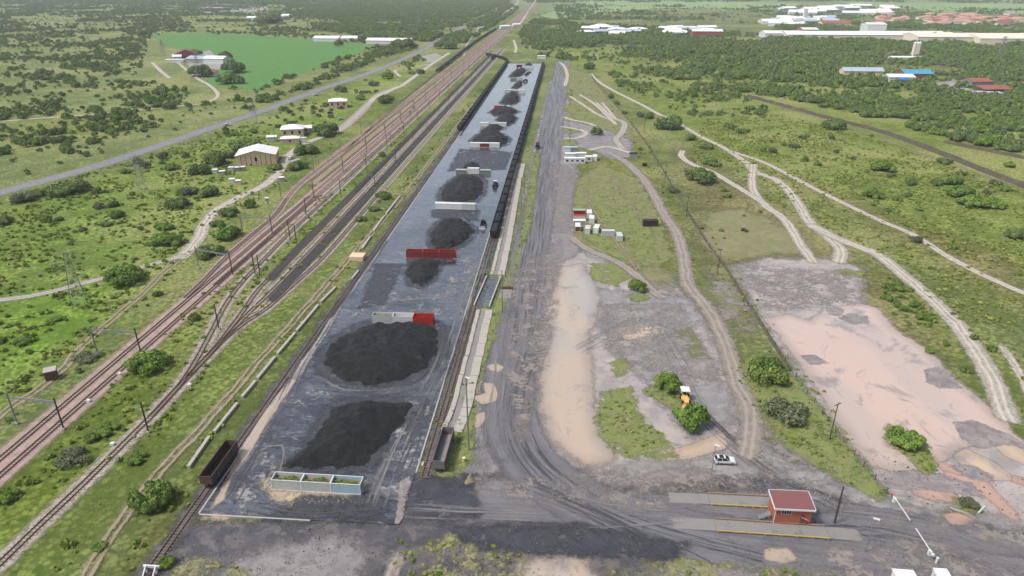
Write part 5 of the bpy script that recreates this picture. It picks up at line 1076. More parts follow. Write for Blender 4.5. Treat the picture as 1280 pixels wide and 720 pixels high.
# a mobile screening plant far down the slab
p = P(649, 85, SZ); e = empty("screening_plant", (p.x, p.y, SZ), YARD+.4, "red-brown machine with conveyor at the far end of the slab", "machine")
MB().box(-3, 3, -1.5, 1.5, .8, 3.6).build("hopper", M['darkred'], e); m = MB(); [m.box(x_-.3, x_+.3, -1.4, 1.4, 0, .8) for x_ in (-2.2, 2.2)]; m.build("tracks", M['black'], e); MB().obox((5, 0, 3), 8, 1, .4, 0).build("conveyor", M['black'], e)

# ================================================================ machines and vehicles
def wheel(m_parent, x, y, r, w_=.3, rim=True):
    t = MB().rod((x-w_/2, y, r), (x+w_/2, y, r), r, 16).build("wheel", M['tyre'], m_parent)
    if rim: MB().rod((x-w_/2-.01, y, r), (x+w_/2+.01, y, r), r*.55, 12).build("rim", M['greypaint'], t)
def loader(px, py, rz, bm, cabm, label, s=1, z=SZ):
    p = P(px, py, z); e = empty("wheel_loader", (p.x, p.y, z), rz, label, "loader"); e.scale = (s,)*3
    b_ = MB(); b_.prism([(-2.6, .9), (-2.6, 1.7), (-2.2, 2.0), (-.4, 2.0), (-.4, .9)], -.85, .85, 'x'); b_.box(-.55, .55, -.4, 1.2, .8, 1.3); b_.build("body", bm, e)
    c_ = MB(); c_.box(-.75, .75, -.5, .9, 1.3, 2.0); c_.build("cab", bm, e); MB().box(-.7, .7, -.45, .85, 2.0, 2.75).build("cab_glass", M['glass'], e); MB().box(-.85, .85, -.6, 1.0, 2.76, 2.9).build("cab_roof", cabm, e)
    a_ = MB(); [a_.obox((x_, 2.0, 1.0), .16, 2.2, .3, 0, -.3) for x_ in (-.5, .5)]; a_.build("lift_arms", bm, e); MB().prism([(2.9, .1), (4.0, .05), (3.3, .5), (3.1, 1.1), (2.9, 1.1)], -1.3, 1.3, 'x').build("bucket", M['greypaint'], e)
    for sx in (-1.0, 1.0):
        for sy in (-1.7, 1.5): wheel(e, sx, sy, .68, .45)
    return e
loader(604, 283, YARD+math.pi, M['black'], M['black'], "small black loader on the slab near the right-hand wagons")
loader(619, 233, YARD, M['black'], M['white'], "dark loader with white cab roof on the far half of the slab")
loader(656.5, 102, YARD+2, M['black'], M['white'], "tiny white-roofed loader between the far coal heaps")
p = P(856, 502); e = empty("yellow_backhoe", (p.x, p.y, .12), R(176), "yellow-orange backhoe with white canopy between two green trees", "backhoe")
b_ = MB(); b_.prism([(-.6, .7), (-.6, 1.5), (1.7, 1.45), (2.3, 1.2), (2.3, .7)], -.55, .55, 'x'); b_.build("hood", M['orange'], e); MB().box(-.95, .95, -2.2, .9, .65, 1.1).build("chassis", M['orange'], e)
m = MB(); [m.rod((x_, y_, 1.1), (x_*.9, y_, 2.75), .05) for x_ in (-.85, .85) for y_ in (-1.9, -.4)]; m.build("canopy_posts", M['black'], e); MB().box(-1.1, 1.1, -2.3, .1, 2.75, 2.9).build("canopy", M['white'], e); MB().box(-.35, .35, -1.6, -.9, 1.1, 1.7).build("seat", M['black'], e)
MB().prism([(2.7, .2), (3.5, .15), (2.95, .6), (2.8, 1.0), (2.7, 1.0)], -1.1, 1.1, 'x').build("bucket", M['orange'], e); m = MB(); m.obox((0, -3.0, 1.6), .25, 2.2, .3, 0, .6); m.obox((0, -3.7, 1.4), .2, .25, 1.6, 0); m.build("digging_arm", M['orange'], e)
for sx in (-.95, .95): wheel(e, sx, -1.3, .7, .42); wheel(e, sx, 1.4, .48, .32)
def car(px, py, rz, label, bm='white', kind='suv', z=.1):
    p = P(px, py, z); e = empty("parked_car" if kind != 'van' else "parked_van", (p.x, p.y, z), rz, label, "car"); w_ = .92      # nose towards +x
    prof = [(-2.2, .35), (-2.25, .75), (-2.15, 1.0), (.95, 1.0), (1.9, .9), (2.2, .72), (2.22, .35)]
    b_ = MB(); b_.prism([(x, z_) for x, z_ in prof], -w_, w_); b_.build("body", M[bm], e)
    g_ = MB(); t = [(-2.1, 1.0), (-1.75, 1.52), (.05, 1.55), (.95, 1.0)]; n = len(g_.v); wi = (.86, .70, .70, .86)
    for s_ in (-1, 1): g_.v += [(x, s_*k_, z_) for (x, z_), k_ in zip(t, wi)]
    g_.f += [(0, 1, 2, 3), (7, 6, 5, 4), (0, 4, 5, 1), (1, 5, 6, 2), (2, 6, 7, 3)]; g_.build("windows", M['glass'], e)
    rf = MB(); rf.box(-1.72, .03, -.70, .70, 1.56, 1.60); [rf.rod((x0, s_*k0, z0), (x1, s_*k1, z1), .05, 5) for s_ in (-1, 1) for x0, k0, z0, x1, k1, z1 in ((-2.1, .87, 1.0, -1.75, .71, 1.54), (.95, .87, 1.0, .05, .71, 1.55), (-.7, .87, 1.0, -.75, .71, 1.55))]; rfo = rf.build("roof", M[bm], e)
    if kind == 'suv': MB().box(-1.3, -.35, -.5, .5, 1.605, 1.63).build("sunroof", M['glass'], rfo); m = MB(); [m.box(-1.6, 0, s_*.66-.03, s_*.66+.03, 1.62, 1.68) for s_ in (-1, 1)]; m.build("roof_rails", M['black'], rfo)
    MB().box(-2.3, -2.2, -.85, .85, .35, .6).box(2.2, 2.3, -.85, .85, .35, .58).box(-1.0, 1.0, -.97, -.92, .32, .45).box(-1.0, 1.0, .92, .97, .32, .45).build("bumpers_and_sills", M['black'], e)
    for s_ in (-1, 1): MB().box(2.12, 2.24, s_*.62-.18, s_*.62+.18, .62, .76).build("headlight", M['glasslight'], e); MB().box(-2.27, -2.15, s_*.68-.12, s_*.68+.12, .7, .95).build("tail_light", M['red'], e)
    for x in (-1.38, 1.38):
        for s_ in (-1, 1):
            t_ = MB().rod((x, s_*.74, .34), (x, s_*.95, .34), .34, 16).build("wheel", M['tyre'], e); MB().rod((x, s_*.75, .34), (x, s_*.96, .34), .2, 10).build("rim", M['greypaint'], t_)
    return e
M['glasslight'] = paint("clear_lamp_glass", (210, 214, 216), .15, .1, 1)
car(905.5, 578, R(-3), "white car with black glass roof parked beside the lamp post")
car(285, 157, R(28), "white car on the main road at the bend above the meadow", kind='car', z=.13)
car(394.5, 119.5, R(205), "white car on the main road above the small pale house", kind='car', z=.13)
car(364, 199, R(75), "white car parked on the track beside the big white roofed house", kind='car')
car(426, 150, R(40), "blue-roofed car body among scrap by the small pale house", bm='lightblue', kind='car')
car(413, 142, R(10), "dark car parked below the small pale house", bm='black', kind='car')
p = P(672, 185); e = empty("parked_truck", (p.x, p.y, .15), YARD, "dark red truck parked on the left edge of the haul road", "truck"); MB().box(-1.2, 1.2, -3.5, 1.5, 1.0, 2.6).build("load_bed", M['black'], e); c_ = MB().box(-1.15, 1.15, 1.7, 3.6, .6, 2.9).build("cab", M['darkred'], e); MB().box(-1.0, 1.0, 3.6, 3.64, 1.7, 2.6).build("windscreen", M['glass'], c_)
for sx in (-1, 1):
    for sy in (-2.4, -1.2, 2.6): wheel(e, sx, sy, .5, .3)

# ================================================================ buildings
def building(px, py, w_, d, h, rz, label, cat="house", wall='cream', roof='whiteroof', kind='gable', rh=None, win=0, door=False, name="house", z=.05, side_win=0, strips=0, over=.5):
    """px,py: middle of the front wall's foot (front faces the camera at rz=0)"""
    p = P(px, py, z); e = empty(name, (p.x, p.y, z), rz, label, cat); rh = d*.16 if rh is None else rh
    m = MB(); m.box(-w_/2, w_/2, 0, d, 0, h)
    if kind == 'gable':       # ridge along x
        for s_ in (-1, 1): n = len(m.v); m.v += [(s_*w_/2, 0, h), (s_*w_/2, d, h), (s_*w_/2, d/2, h+rh)]; m.f += [(n, n+1, n+2)]
    if kind == 'gabley':      # ridge along y
        for y in (0, d): n = len(m.v); m.v += [(-w_/2, y, h), (w_/2, y, h), (0, y, h+rh)]; m.f += [(n, n+1, n+2)]
    m.build("wall", M[wall], e); r_ = MB(); o_ = over; t = .12
    if kind == 'gable': k = rh/(d/2); r_.prism([(-o_, h-o_*k), (d/2, h+rh), (d+o_, h-o_*k), (d+o_, h-o_*k+t), (d/2, h+rh+t), (-o_, h-o_*k+t)], -w_/2-o_, w_/2+o_, 'x')
    elif kind == 'gabley': k = rh/(w_/2); r_.prism([(-w_/2-o_, h-o_*k), (0, h+rh), (w_/2+o_, h-o_*k), (w_/2+o_, h-o_*k+t), (0, h+rh+t), (-w_/2-o_, h-o_*k+t)], -o_, d+o_)
    elif kind == 'mono': r_.prism([(-o_, h), (d+o_, h+rh), (d+o_, h+rh+t), (-o_, h+t)], -w_/2-o_, w_/2+o_, 'x')
    elif kind == 'hip':
        n = 0; a = min(w_, d)*.5; r_.v = [(-w_/2-o_, -o_, h), (w_/2+o_, -o_, h), (w_/2+o_, d+o_, h), (-w_/2-o_, d+o_, h), (-w_/2+a*.9, d/2, h+rh), (w_/2-a*.9, d/2, h+rh)]; r_.f = [(0, 1, 5, 4), (1, 2, 5), (2, 3, 4, 5), (3, 0, 4), (3, 2, 1, 0)]
    else: r_.box(-w_/2-o_*.3, w_/2+o_*.3, -o_*.3, d+o_*.3, h, h+.25)
    r_.build("roof", M[roof], e)
    for i in range(win):
        x = -w_/2+w_*(i+.7)/(win+.4) if door else -w_/2+w_*(i+.5)/win; ww = min(1.3, w_/win*.5)
        f = MB().box(x-ww/2-.08, x+ww/2+.08, -.05, -.003, h*.38, h*.78).build("window", M['white'], e); MB().box(x-ww/2, x+ww/2, -.08, -.053, h*.38+.08, h*.78-.08).build("pane", M['glass'], f)
    for i in range(side_win):
        y = d*(i+.5)/side_win; f = MB().box(w_/2+.003, w_/2+.05, y-.7, y+.7, h*.4, h*.8).build("window", M['white'], e); MB().box(w_/2+.053, w_/2+.08, y-.6, y+.6, h*.4+.08, h*.8-.08).build("pane", M['glass'], f)
    if door: f = MB().box(w_/2-1.9, w_/2-.9, -.06, -.004, .02, min(2.1, h*.85)).build("door", M['brownframe'], e)
    if strips:
        m = MB(); [m.box(-w_/2+w_*i/strips-.12, -w_/2+w_*i/strips+.12, -.06, -.003, .1, h) for i in range(1, strips)]; m.build("brown_pilasters", M['brownframe'], e)
    return e
# guardhouse at the weighbridges
gh = building(989, 656, 7.6, 4.0, 3.3, R(-4), "brick weighbridge office with maroon roof and white gables between the decks", "guardhouse", 'brick', 'maroon', 'mono', rh=.35, name="guardhouse", over=.35)
gh.scale = (.9, 1, 1.22)
gh_k = {k.name.split('.')[0]: k for k in C.objects if k.parent == gh}
m = MB(); m.box(-4.22, 4.22, -.46, -.36, 3.12, 3.44); m.box(-4.22, 4.22, 4.36, 4.44, 3.5, 3.82); [m.prism([(-.36, 3.1), (4.36, 3.48), (4.36, 3.85), (-.36, 3.47)], x0, x0+.1, 'x') for x0 in (-4.28, 4.18)]; m.build("fascia", M['white'], gh)
f = MB().box(-2.6, -.5, -.06, -.003, 2.1, 2.95).build("window", M['white'], gh); m = MB(); [m.box(-2.5+.5*i, -2.1+.5*i, -.1, -.063, 2.2, 2.85) for i in range(4)]; m.build("pane", M['glass'], f)
MB().box(2.5, 3.0, -.3, -.003, .6, 1.3).build("fire_hose_box", M['red'], gh); m = MB(); m.rod((1.6, -.4, 1.9), (3.2, -.4, 1.3), .04, 5); m.build("handrail", M['white'], gh); MB().box(-3.9, -3.72, -.05, -.003, 0, 2.8).build("downpipe", M['white'], gh)
MB().box(1.6, 2.4, -.05, -.003, .1, 2.1).build("door", M['brownframe'], gh)
m = MB(); [m.box(-5.9+.28*i, -5.65+.28*i, .6, 1.8, .2+.16*i, .26+.16*i) for i in range(7)]; m.obox((-5.0, .6, 1.5), 2.2, .05, .06, 0); m.obox((-5.0, 1.8, 1.5), 2.2, .05, .06, 0)
for x in (-5.9, -5.0, -4.1): m.rod((x, .6, 0), (x, .6, 1.6), .04, 5); m.rod((x, 1.8, 0), (x, 1.8, 1.6), .04, 5)
m.box(-4.2, -3.75, .6, 1.8, 1.25, 1.31)
p = P(989, 655, .05); so = m.build("metal_stairs", M['greypaint']); so.location = (p.x, p.y, .05); so.rotation_euler.z = R(-4); tag(so, "grey steel steps against the left side of the brick office", "stairs")
# weighbridge decks
def deck(pa, pb, wid, label):
    a, b_ = P(*pa), P(*pb); c = (a+b_)/2; d = b_-a; rz = math.atan2(d.y, d.x); Ld = d.length; e = empty("weighbridge", (c.x, c.y, .1), rz, label, "weighbridge")
    MB().box(-Ld/2, Ld/2, -wid/2, wid/2, 0, .18).build("deck", M['concretedark'], e)
    for s_, mt in ((-1, 'yellow'), (1, 'tanbeam')):
        m = MB(); m.box(-Ld/2, Ld/2, s_*(wid/2+.15)-.08, s_*(wid/2+.15)+.08, .25, .46); [m.box(x-.1, x+.1, s_*(wid/2+.15)-.1, s_*(wid/2+.15)+.1, 0, .25) for x in np.linspace(-Ld/2+.3, Ld/2-.3, 8)]; m.build("side_rail", M[mt], e)
    MB().prism([(-Ld/2-8, 0), (-Ld/2-.05, 0), (-Ld/2-.05, .18)], -wid/2, wid/2).build("ramp", M['concretedark'], e); MB().prism([(Ld/2+.05, 0), (Ld/2+6, 0), (Ld/2+.05, .18)], -wid/2, wid/2).build("ramp", M['concretedark'], e); return e
deck((886, 625), (961, 629), 3.0, "upper weighbridge deck behind the brick office, with a pale concrete ramp at left")
deck((894, 657.5), (1034, 667), 3.0, "lower weighbridge deck with yellow side rail in front of the brick office")
# boom gates
def boom(px, py, qx, qy, label, lbase):
    a, b_ = P(px, py), P(qx, qy); d = b_-a; e = empty("boom_gate", (a.x, a.y, .08), math.atan2(d.y, d.x), label, "boom gate"); ln = d.length
    MB().box(-.25, .25, -.25, .25, 0, 1.1).build("gate_post", M['white'], e); MB().box(-.9, ln, -.08, .08, .95, 1.11).build("boom_arm", M['white'], e); MB().box(-1.2, -.7, -.2, .2, .8, 1.2).build("counterweight", M['red' if lbase else 'white'], e)
boom(1117, 628, 1136, 656, "white boom gate pivoting at the end of the fenced verge", True); boom(1161, 694, 1143, 666, "white boom gate reaching out from beside the white cabins", False)
def cabin(px, py, w_, d, h, label):
    p = P(px, py); e = empty("gate_cabin", (p.x, p.y, .08), R(-6), label, "cabin"); MB().box(-w_/2, w_/2, -d, 0, 0, h).build("walls", M['white'], e); MB().box(-w_/2-.12, w_/2+.12, -d-.12, .12, h, h+.12).build("roof", M['whiteroof'], e)
    f = MB().box(-w_/2-.05, -w_/2-.003, -d*.7, -d*.3, h*.4, h*.75).build("window", M['greypaint'], e); MB().box(-w_/2-.08, -w_/2-.053, -d*.66, -d*.34, h*.43, h*.72).build("pane", M['glass'], f)
    MB().box(w_/2+.003, w_/2+.05, -d*.6, -d*.2, .05, h*.8).build("door", M['greypaint'], e)
cabin(1124, 727, 3.3, 3.4, 2.6, "larger white gate cabin cut by the bottom edge"); cabin(1170, 725, 2.1, 2.6, 2.5, "smaller white gate cabin at the bottom edge, right of the larger one")
p = P(1170, 704); e = empty("bollard", (p.x, p.y, .08), 0, "short white post between the boom gate and the small cabin", "bollard"); MB().rod((0, 0, 0), (0, 0, 1.1), .2, 10).build("post", M['white'], e); MB().rod((0, 0, 1.1), (0, 0, 1.25), .24, 10).build("cap", M['white'], e)
p = P(1228, 641); e = empty("trestle", (p.x, p.y, .08), 0, "white A-shaped trestle beside the olive bush", "trestle"); m = MB(); m.obox((-.4, 0, .75), .2, .25, 1.6, 0); m.v = [(x+(-.35 if z_ < .7 else .3), y, z_) for x, y, z_ in m.v]; m.build("leg", M['white'], e); m = MB(); m.obox((.4, 0, .75), .2, .25, 1.6, 0); m.v = [(x+(.35 if z_ < .7 else -.3), y, z_) for x, y, z_ in m.v]; m.build("leg", M['white'], e)
p = P(1201, 635); o = MB().obox((0, 0, .15), 3.2, .3, .3, R(-35)).build("kerb_beam", M['concrete']); o.location = (p.x-1, p.y-1, .05); tag(o, "fallen pale concrete beam below the olive bush", "beam")
p = P(580, 577); e = empty("drum", (p.x, p.y, .1), 0, "orange and white drum in the grass right of the grey wagon", "drum"); MB().rod((0, 0, 0), (0, 0, .9), .35, 12).build("body", M['orange'], e); MB().rod((0, 0, .9), (0, 0, .96), .36, 12).build("lid", M['white'], e)
p = P(588, 603); o = heap([(585, 603), (588, 588), (591, 603)], .4, "little pale pile of sand on the bend of the haul road", seed=55, mat='sandplain', z=.1, rough=.1, name="sand_pile"); o["category"] = "sand pile"
for x, y, s_, lb in ((524, 576, .8, "white boulder left of the grey wagon, upper one"), (529, 580, 1.0, "white boulder left of the grey wagon, lower one"), (91 and 1091, 627, .7, "white stone on the verge's rim left of the boom gate")):
    r_ = np.random.RandomState(int(x)); m = MB(); m.rod((0, 0, 0), (0, 0, .35*s_), .6*s_, 8, .35*s_); m.v = [tuple(np.array(v)+r_.normal(size=3)*.06) for v in m.v]; o = m.build("boulder", M['concrete']); q = P(x, y); o.location = (q.x, q.y, .1); o.scale = (.7, 1.3, 1); tag(o, lb, "boulder")
# white buffer stop
p = P(190, 716); e = empty("buffer_stop", (p.x, p.y, .1), YARD, "white painted buffer stop at the end of the overgrown siding", "buffer stop"); m = MB(); [m.box(x-.15, x+.15, -.15, .15, 0, 1.4) for x in (-.9, .9)]; [m.obox((x, -.8, .6), .2, 2.0, .2, 0, .7) for x in (-.9, .9)]; m.build("frame", M['white'], e); MB().box(-1.5, 1.5, .15, .4, .9, 1.4).build("buffer_beam", M['white'], e)
# sheds, hut and houses at left
building(65, 476, 2.6, 2.6, 2.6, R(28), "tiny brown hut with flat pale roof beside the brown path", "hut", 'brownframe', 'concrete', 'flat', name="trackside_hut", door=False)
building(321, 206.5, 21, 17, 5.6, R(12), "big hall with white gabled roof and brown striped cream walls", "hall", 'tanwall', 'whiteroof', 'gabley', rh=2.6, win=1, strips=8, side_win=4, name="community_hall")
building(366, 171.5, 14, 12, 5.2, R(12), "cream house with white hipped roof behind the big hall", "house", 'tanwall', 'whiteroof', 'hip', rh=2.2, win=3, name="house")
building(363, 180, 11, 6, 3.4, R(12), "open white roofed garage in front of the cream house", "garage", 'tanwall', 'whiteroof', 'hip', rh=1.2, win=1, name="garage")
building(383, 166, 7, 6, 3.2, R(12), "small annex with white roof at the right of the cream house", "annex", 'tanwall', 'whiteroof', 'gable', rh=1.2, win=1, name="annex")
building(340, 177, 5.5, 4, 3, R(12), "small white shed behind the big hall's right corner", "shed", 'white', 'whiteroof', 'gable', win=0, name="garden_shed")
building(423, 135, 14, 11, 5.2, R(12), "isolated pale cottage with white roof beside the washed-out road", "cottage", 'tanwall', 'whiteroof', 'hip', rh=1.8, win=3, name="cottage")
building(380, 179, 3, 2.5, 3.2, R(12), "white water tank block next to the garage", "tank block", 'white', 'white', 'flat', name="tank_block")
for i, (x, y, lb, mt) in enumerate([(268.5, 217, "white box, left of the boxes at the meadow's corner", 'white'), (278, 219, "pale grey box beside the left white box", 'concrete'), (289, 214, "white box in the row behind, left one", 'white'), (297, 214, "dark-fronted white hutch in the row behind, middle one", 'greypaint'), (303, 213.5, "dark-fronted white hutch in the row behind, right one", 'greypaint'), (290, 229, "white hutch in the grass near the pale road, left one", 'white'), (298, 231, "brownish white hutch in the grass near the pale road, right one", 'tanwall'), (352, 227, "pale cube cabinet beside the dirt road", 'concrete')]):
    building(x, y, 2.6, 2.2, 1.9, R(10), lb, "hutch", mt, 'whiteroof', 'flat', name="small_hutch")
building(336, 244, 1.4, 1.2, 1.4, R(10), "transformer box on the stub mast by the dirt road", "cabinet", 'concrete', 'whiteroof', 'flat', name="electrical_cabinet", z=3.5)
p = P(336, 262); o = MB().rod((0, 0, 0), (0, 0, 4), .15, 8).build("stub_mast", M['polegrey']); o.location = (P(336, 262).x, P(336, 262).y, 0); tag(o, "short grey mast holding a pale box by the dirt road", "mast")
bpy.data.objects  # (cabinet stands on the mast)
for ob in C.objects:
    if ob.name.startswith("electrical_cabinet"): ob.location = (P(336, 262).x, P(336, 262).y-.6, 4.0)
# farm by the crop field
building(233, 75, 26, 18, 7, R(20), "farm building with red-brown roof and pink walls", "farmhouse", 'redroof', 'darkred', 'gabley', rh=5, name="farmhouse")
building(222, 76, 10, 14, 5, R(20), "white wing at the left of the red roofed farm building", "barn", 'white', 'whiteroof', 'gable', name="barn")
building(247, 79, 30, 22, 5, R(-10), "pale blue-grey roofed farm shed in the middle of the farm", "barn", 'concrete', 'greyroof', 'gable', rh=2.5, name="barn")
building(267, 80, 26, 18, 6, R(-10), "white farm shed at the right end of the farm", "barn", 'white', 'whiteroof', 'gable', rh=2.5, name="barn")
building(262, 95, 14, 10, 4, R(8), "small white farm cottage with red roof in front of the trees", "cottage", 'white', 'redroof', 'hip', rh=3, name="cottage", win=2)
building(218, 78, 22, 8, 3, R(4), "low white flat shed left of the farm", "shed", 'white', 'whiteroof', 'flat', name="barn")
for x, y, w_, lb in ((407, 52, 42, "white far shed at the edge of the crop field, left one of three"), (440, 52, 38, "white far shed between dark trees, middle one of three"), (485, 55, 70, "long white far shed, right one of three"), (313, 25, 22, "white shed below the substation"), (356, 22, 20, "small white shed right of the substation")):
    building(x, y, w_, 24, 5, R(-6), lb, "shed", 'white', 'whiteroof', 'gable', rh=3, name="farm_shed")
building(632, 36, 20, 10, 5, R(20), "small white building between the far wood and the railway", "building", 'white', 'whiteroof', 'gable', name="rail_building"); building(646, 33, 16, 10, 4, R(20), "second small white building beside the far railway", "building", 'white', 'whiteroof', 'gable', name="rail_building")
building(677, 74, 10, 7, 4, 0, "small white hut just beyond the slab's far end", "hut", 'white', 'whiteroof', 'flat', name="yard_hut")
# offices and parked containers of the right side
def office(px, py, w_, d, h, rz, label, win, wall='white', roofm='whiteroof'):
    e = building(px, py, w_, d, h, rz, label, "office", wall, roofm, 'flat', win=win, name="site_office", z=.1); return e
office(718.5, 204.5, 11.5, 3, 2.8, R(-1), "white site office with four dark windows, front one of the block", 4)
office(713, 198.5, 6, 3, 2.8, R(-1), "white site office behind the front one, left half", 0); office(726, 198, 6, 3, 2.8, R(-1), "white site office behind the front one, right half", 0)
office(709, 190, 4, 3, 2.6, 0, "small white roof unit at the back left of the office block", 0, roofm='lightblue'); office(718, 190, 4, 3, 2.6, 0, "small blue-grey roof unit at the back of the office block", 0, 'greypaint', 'greyroof')
office(736, 202, 4, 3, 2.6, R(-1), "white unit with a dark doorway between office and red-marked container", 1)
container('w20', {}, P(743.5, 200, .1), R(80), "white container with a red mark standing endways right of the offices")
building(792, 197, 4.5, 3, 2.2, R(-4), "dark blue shed beyond the office track", "shed", 'greypaint', 'black', 'flat', name="blue_shed"); building(806, 208, 2.2, 2, 1.4, 0, "small black tank on the brown patch by the fence", "tank", 'black', 'black', 'flat', name="fuel_tank")
for x, y, rz, key, a, lb in [(724, 268, 0, 'rr2', CL('darkred', topm=M['concrete']), "rust red container with pale front at the back left of the container cluster"), (724, 275, 0, 'r2c', CL('white', topm=M['red']), "container with red roof and white corner in the container cluster"), (724, 281, 0, 'pb20b', CL('concrete', topm=M['whiteroof']), "pale grey container in front of the red roofed one"),
        (722, 287, 85, 'rr', {}, "brown streaked container at the lower left of the cluster"), (736.5, 270, 85, 'w20', {}, "white container at the back right of the cluster"), (739.5, 277, 85, 'w20', {}, "white container right of the pale grey one in the cluster"), (734.5, 290, 80, 'pb20', {}, "pale blue container standing endways below the cluster"),
        (745.5, 289, 75, 'w20', {}, "white container standing endways right of the pale blue one"), (760, 294, -2, 'pb20', {}, "pale blue container lying broadside at the end of the cluster"), (774, 299, 88, 'pb20', {}, "pale blue container endways, the last of the line at right")]:
    container(key, a, P(x, y, .1), R(rz), lb, s=(.85, .85, .85))
container('rust20', CL('wagonin', topm=M['wagon']), P(812.5, 282, .1), R(2), "rusty brown container alone beside the curving track")
# far right works and houses
building(1079, 95, 41, 14, 5, R(-4), "long grey-blue roofed poultry shed in the wood", "shed", 'tanwall', 'greyroof', 'gable', rh=3, name="long_shed")
building(1127, 103, 25, 18, 5, R(-4), "pale roofed workshop at the left of the blue roofed workshop", "workshop", 'white', 'whiteroof', 'gable', rh=2, name="workshop"); building(1131, 105, 10, 6, 4, R(-4), "bright blue canopy in front of the pale workshop", "canopy", 'brightblue', 'brightblue', 'mono', rh=1.5, name="blue_canopy")
building(1148, 100, 28, 24, 6, R(-4), "workshop with big light blue roof and red brick walls", "workshop", 'redroof', 'blueroof', 'gable', rh=3, name="workshop"); building(1161, 98, 9, 12, 4, R(-4), "small blue-grey roofed shed right of the light blue roof", "shed", 'redroof', 'greyroof', 'gable', name="shed")
building(1226, 109, 20, 16, 5, R(4), "grey and red roofed shed among trees at the right", "shed", 'greypaint', 'redroof', 'gable', rh=2.5, name="shed"); building(1248, 116, 28, 12, 3, R(4), "low shed with long rusty orange roof at the right", "shed", 'brownframe', 'redroof', 'mono', rh=2, name="shed"); building(1238, 120, 20, 10, 2.5, R(-14), "low grey roofed shed below the rusty orange one", "shed", 'greypaint', 'greyroof', 'flat', name="shed")
for i, x in enumerate((1140.5, 1143.5, 1146)):
    p = P(x, 71); e = empty("silo", (p.x, p.y, 0), 0, ("left", "middle", "right")[i]+" one of three pale cylindrical silos in the wood", "silo"); MB().rod((0, 0, 0), (0, 0, 17), 2.2, 16).build("tank", M['cream'], e); MB().rod((0, 0, 17), (0, 0, 19), 2.2, 16, .3).build("cap", M['white'], e)
for x, y, w_, d, h, wall, roof, lb in [(984, 48, 74, 40, 8, 'white', 'whiteroof', "white far factory hall at the left end, apart from the long one"), (1012, 48, 26, 30, 14, 'redroof', 'white', "red-brown factory tower block beside the long white hall"), (1065, 50, 210, 55, 8, 'cream', 'whiteroof', "long white factory hall in the middle of the far works"),
        (1094, 46, 32, 30, 20, 'white', 'whiteroof', "tall cream factory block rising over the long white hall"), (1135, 50, 130, 55, 8, 'cream', 'whiteroof', "long white factory hall right of the tall cream block"), (1183, 51, 24, 30, 10, 'redroof', 'cream', "small reddish link building between the white and cream halls"),
        (1220, 54, 180, 60, 9, 'cream', 'cream', "big cream factory hall towards the right edge"), (1270, 55.5, 110, 50, 8.5, 'cream', 'cream', "big cream factory hall cut by the right edge"), (1135, 76, 40, 12, 4, 'white', 'whiteroof', "low white shed in front of the silos")]:
    building(x, y, w_, d, h, R(-3), lb, "factory", wall, roof, 'gable', rh=min(4, d*.08), name="factory_hall")
rt = random.Random(21)
def spread(n, x0, x1, y0, y1, sizes, mats, label, group, name, cat="house"):
    first = {}
    for i in range(n):
        k = rt.randrange(len(mats)); px, py = rt.uniform(x0, x1), rt.uniform(y0, y1)
        if k not in first: first[k] = building(px, py, sizes[0], sizes[1], sizes[2], R(rt.uniform(-15, 15)), label, cat, mats[k][0], mats[k][1], mats[k][2], name=name); first[k]["group"] = group; continue
        p = P(px, py); s_ = rt.uniform(.7, 1.4); copy_tree(first[k], (p.x, p.y, .05), R(rt.uniform(-25, 25)), label, group, (s_, rt.uniform(.8, 1.2), 1))
spread(60, 1098, 1276, 19, 32, (26, 18, 4.5), [('white', 'orangeroof', 'hip'), ('cream', 'orangeroof', 'hip'), ('white', 'redroof', 'hip')], "house with orange tiled roof in the far suburb at the right", "orange roofed houses of the far suburb", "suburban_house")
spread(24, 985, 1120, 9, 19, (48, 28, 6), [('white', 'whiteroof', 'gable'), ('greypaint', 'whiteroof', 'gable')], "large white or grey roofed far warehouse above the factory", "white warehouses above the factory", "warehouse", "warehouse")
spread(20, 962, 1045, 24, 34, (34, 22, 6), [('white', 'whiteroof', 'gable'), ('tanwall', 'greyroof', 'gable')], "mid-sized pale roofed building behind the white factory hall", "pale buildings behind the factory", "works_building", "building")
building(1046, 33, 60, 30, 6, 0, "long building with salmon red roof behind the factory", "building", 'cream', 'redroof', 'gable', rh=5, name="works_building"); building(1006, 26, 8, 8, 26, 0, "slim white tower behind the factory", "tower", 'white', 'white', 'flat', name="process_tower")
spread(22, 732, 890, 37, 45.5, (30, 18, 5), [('white', 'whiteroof', 'gable'), ('greypaint', 'whiteroof', 'hip'), ('brownframe', 'greyroof', 'gable')], "white roofed building in the far village beyond the slab", "white roofed buildings of the far village", "village_house")
building(754, 38, 46, 34, 6, R(5), "largest white hipped roof in the far village, left part", "hall", 'white', 'whiteroof', 'hip', rh=5, name="village_hall"); building(884, 46, 52, 22, 9, R(-5), "red walled white roofed building at the right end of the far village", "hall", 'redroof', 'whiteroof', 'gable', rh=3, name="village_hall"); building(737, 41, 34, 20, 8, R(-20), "pale mono-pitched shed at the left end of the far village", "hall", 'brownframe', 'whiteroof', 'gable', rh=3, name="village_hall")
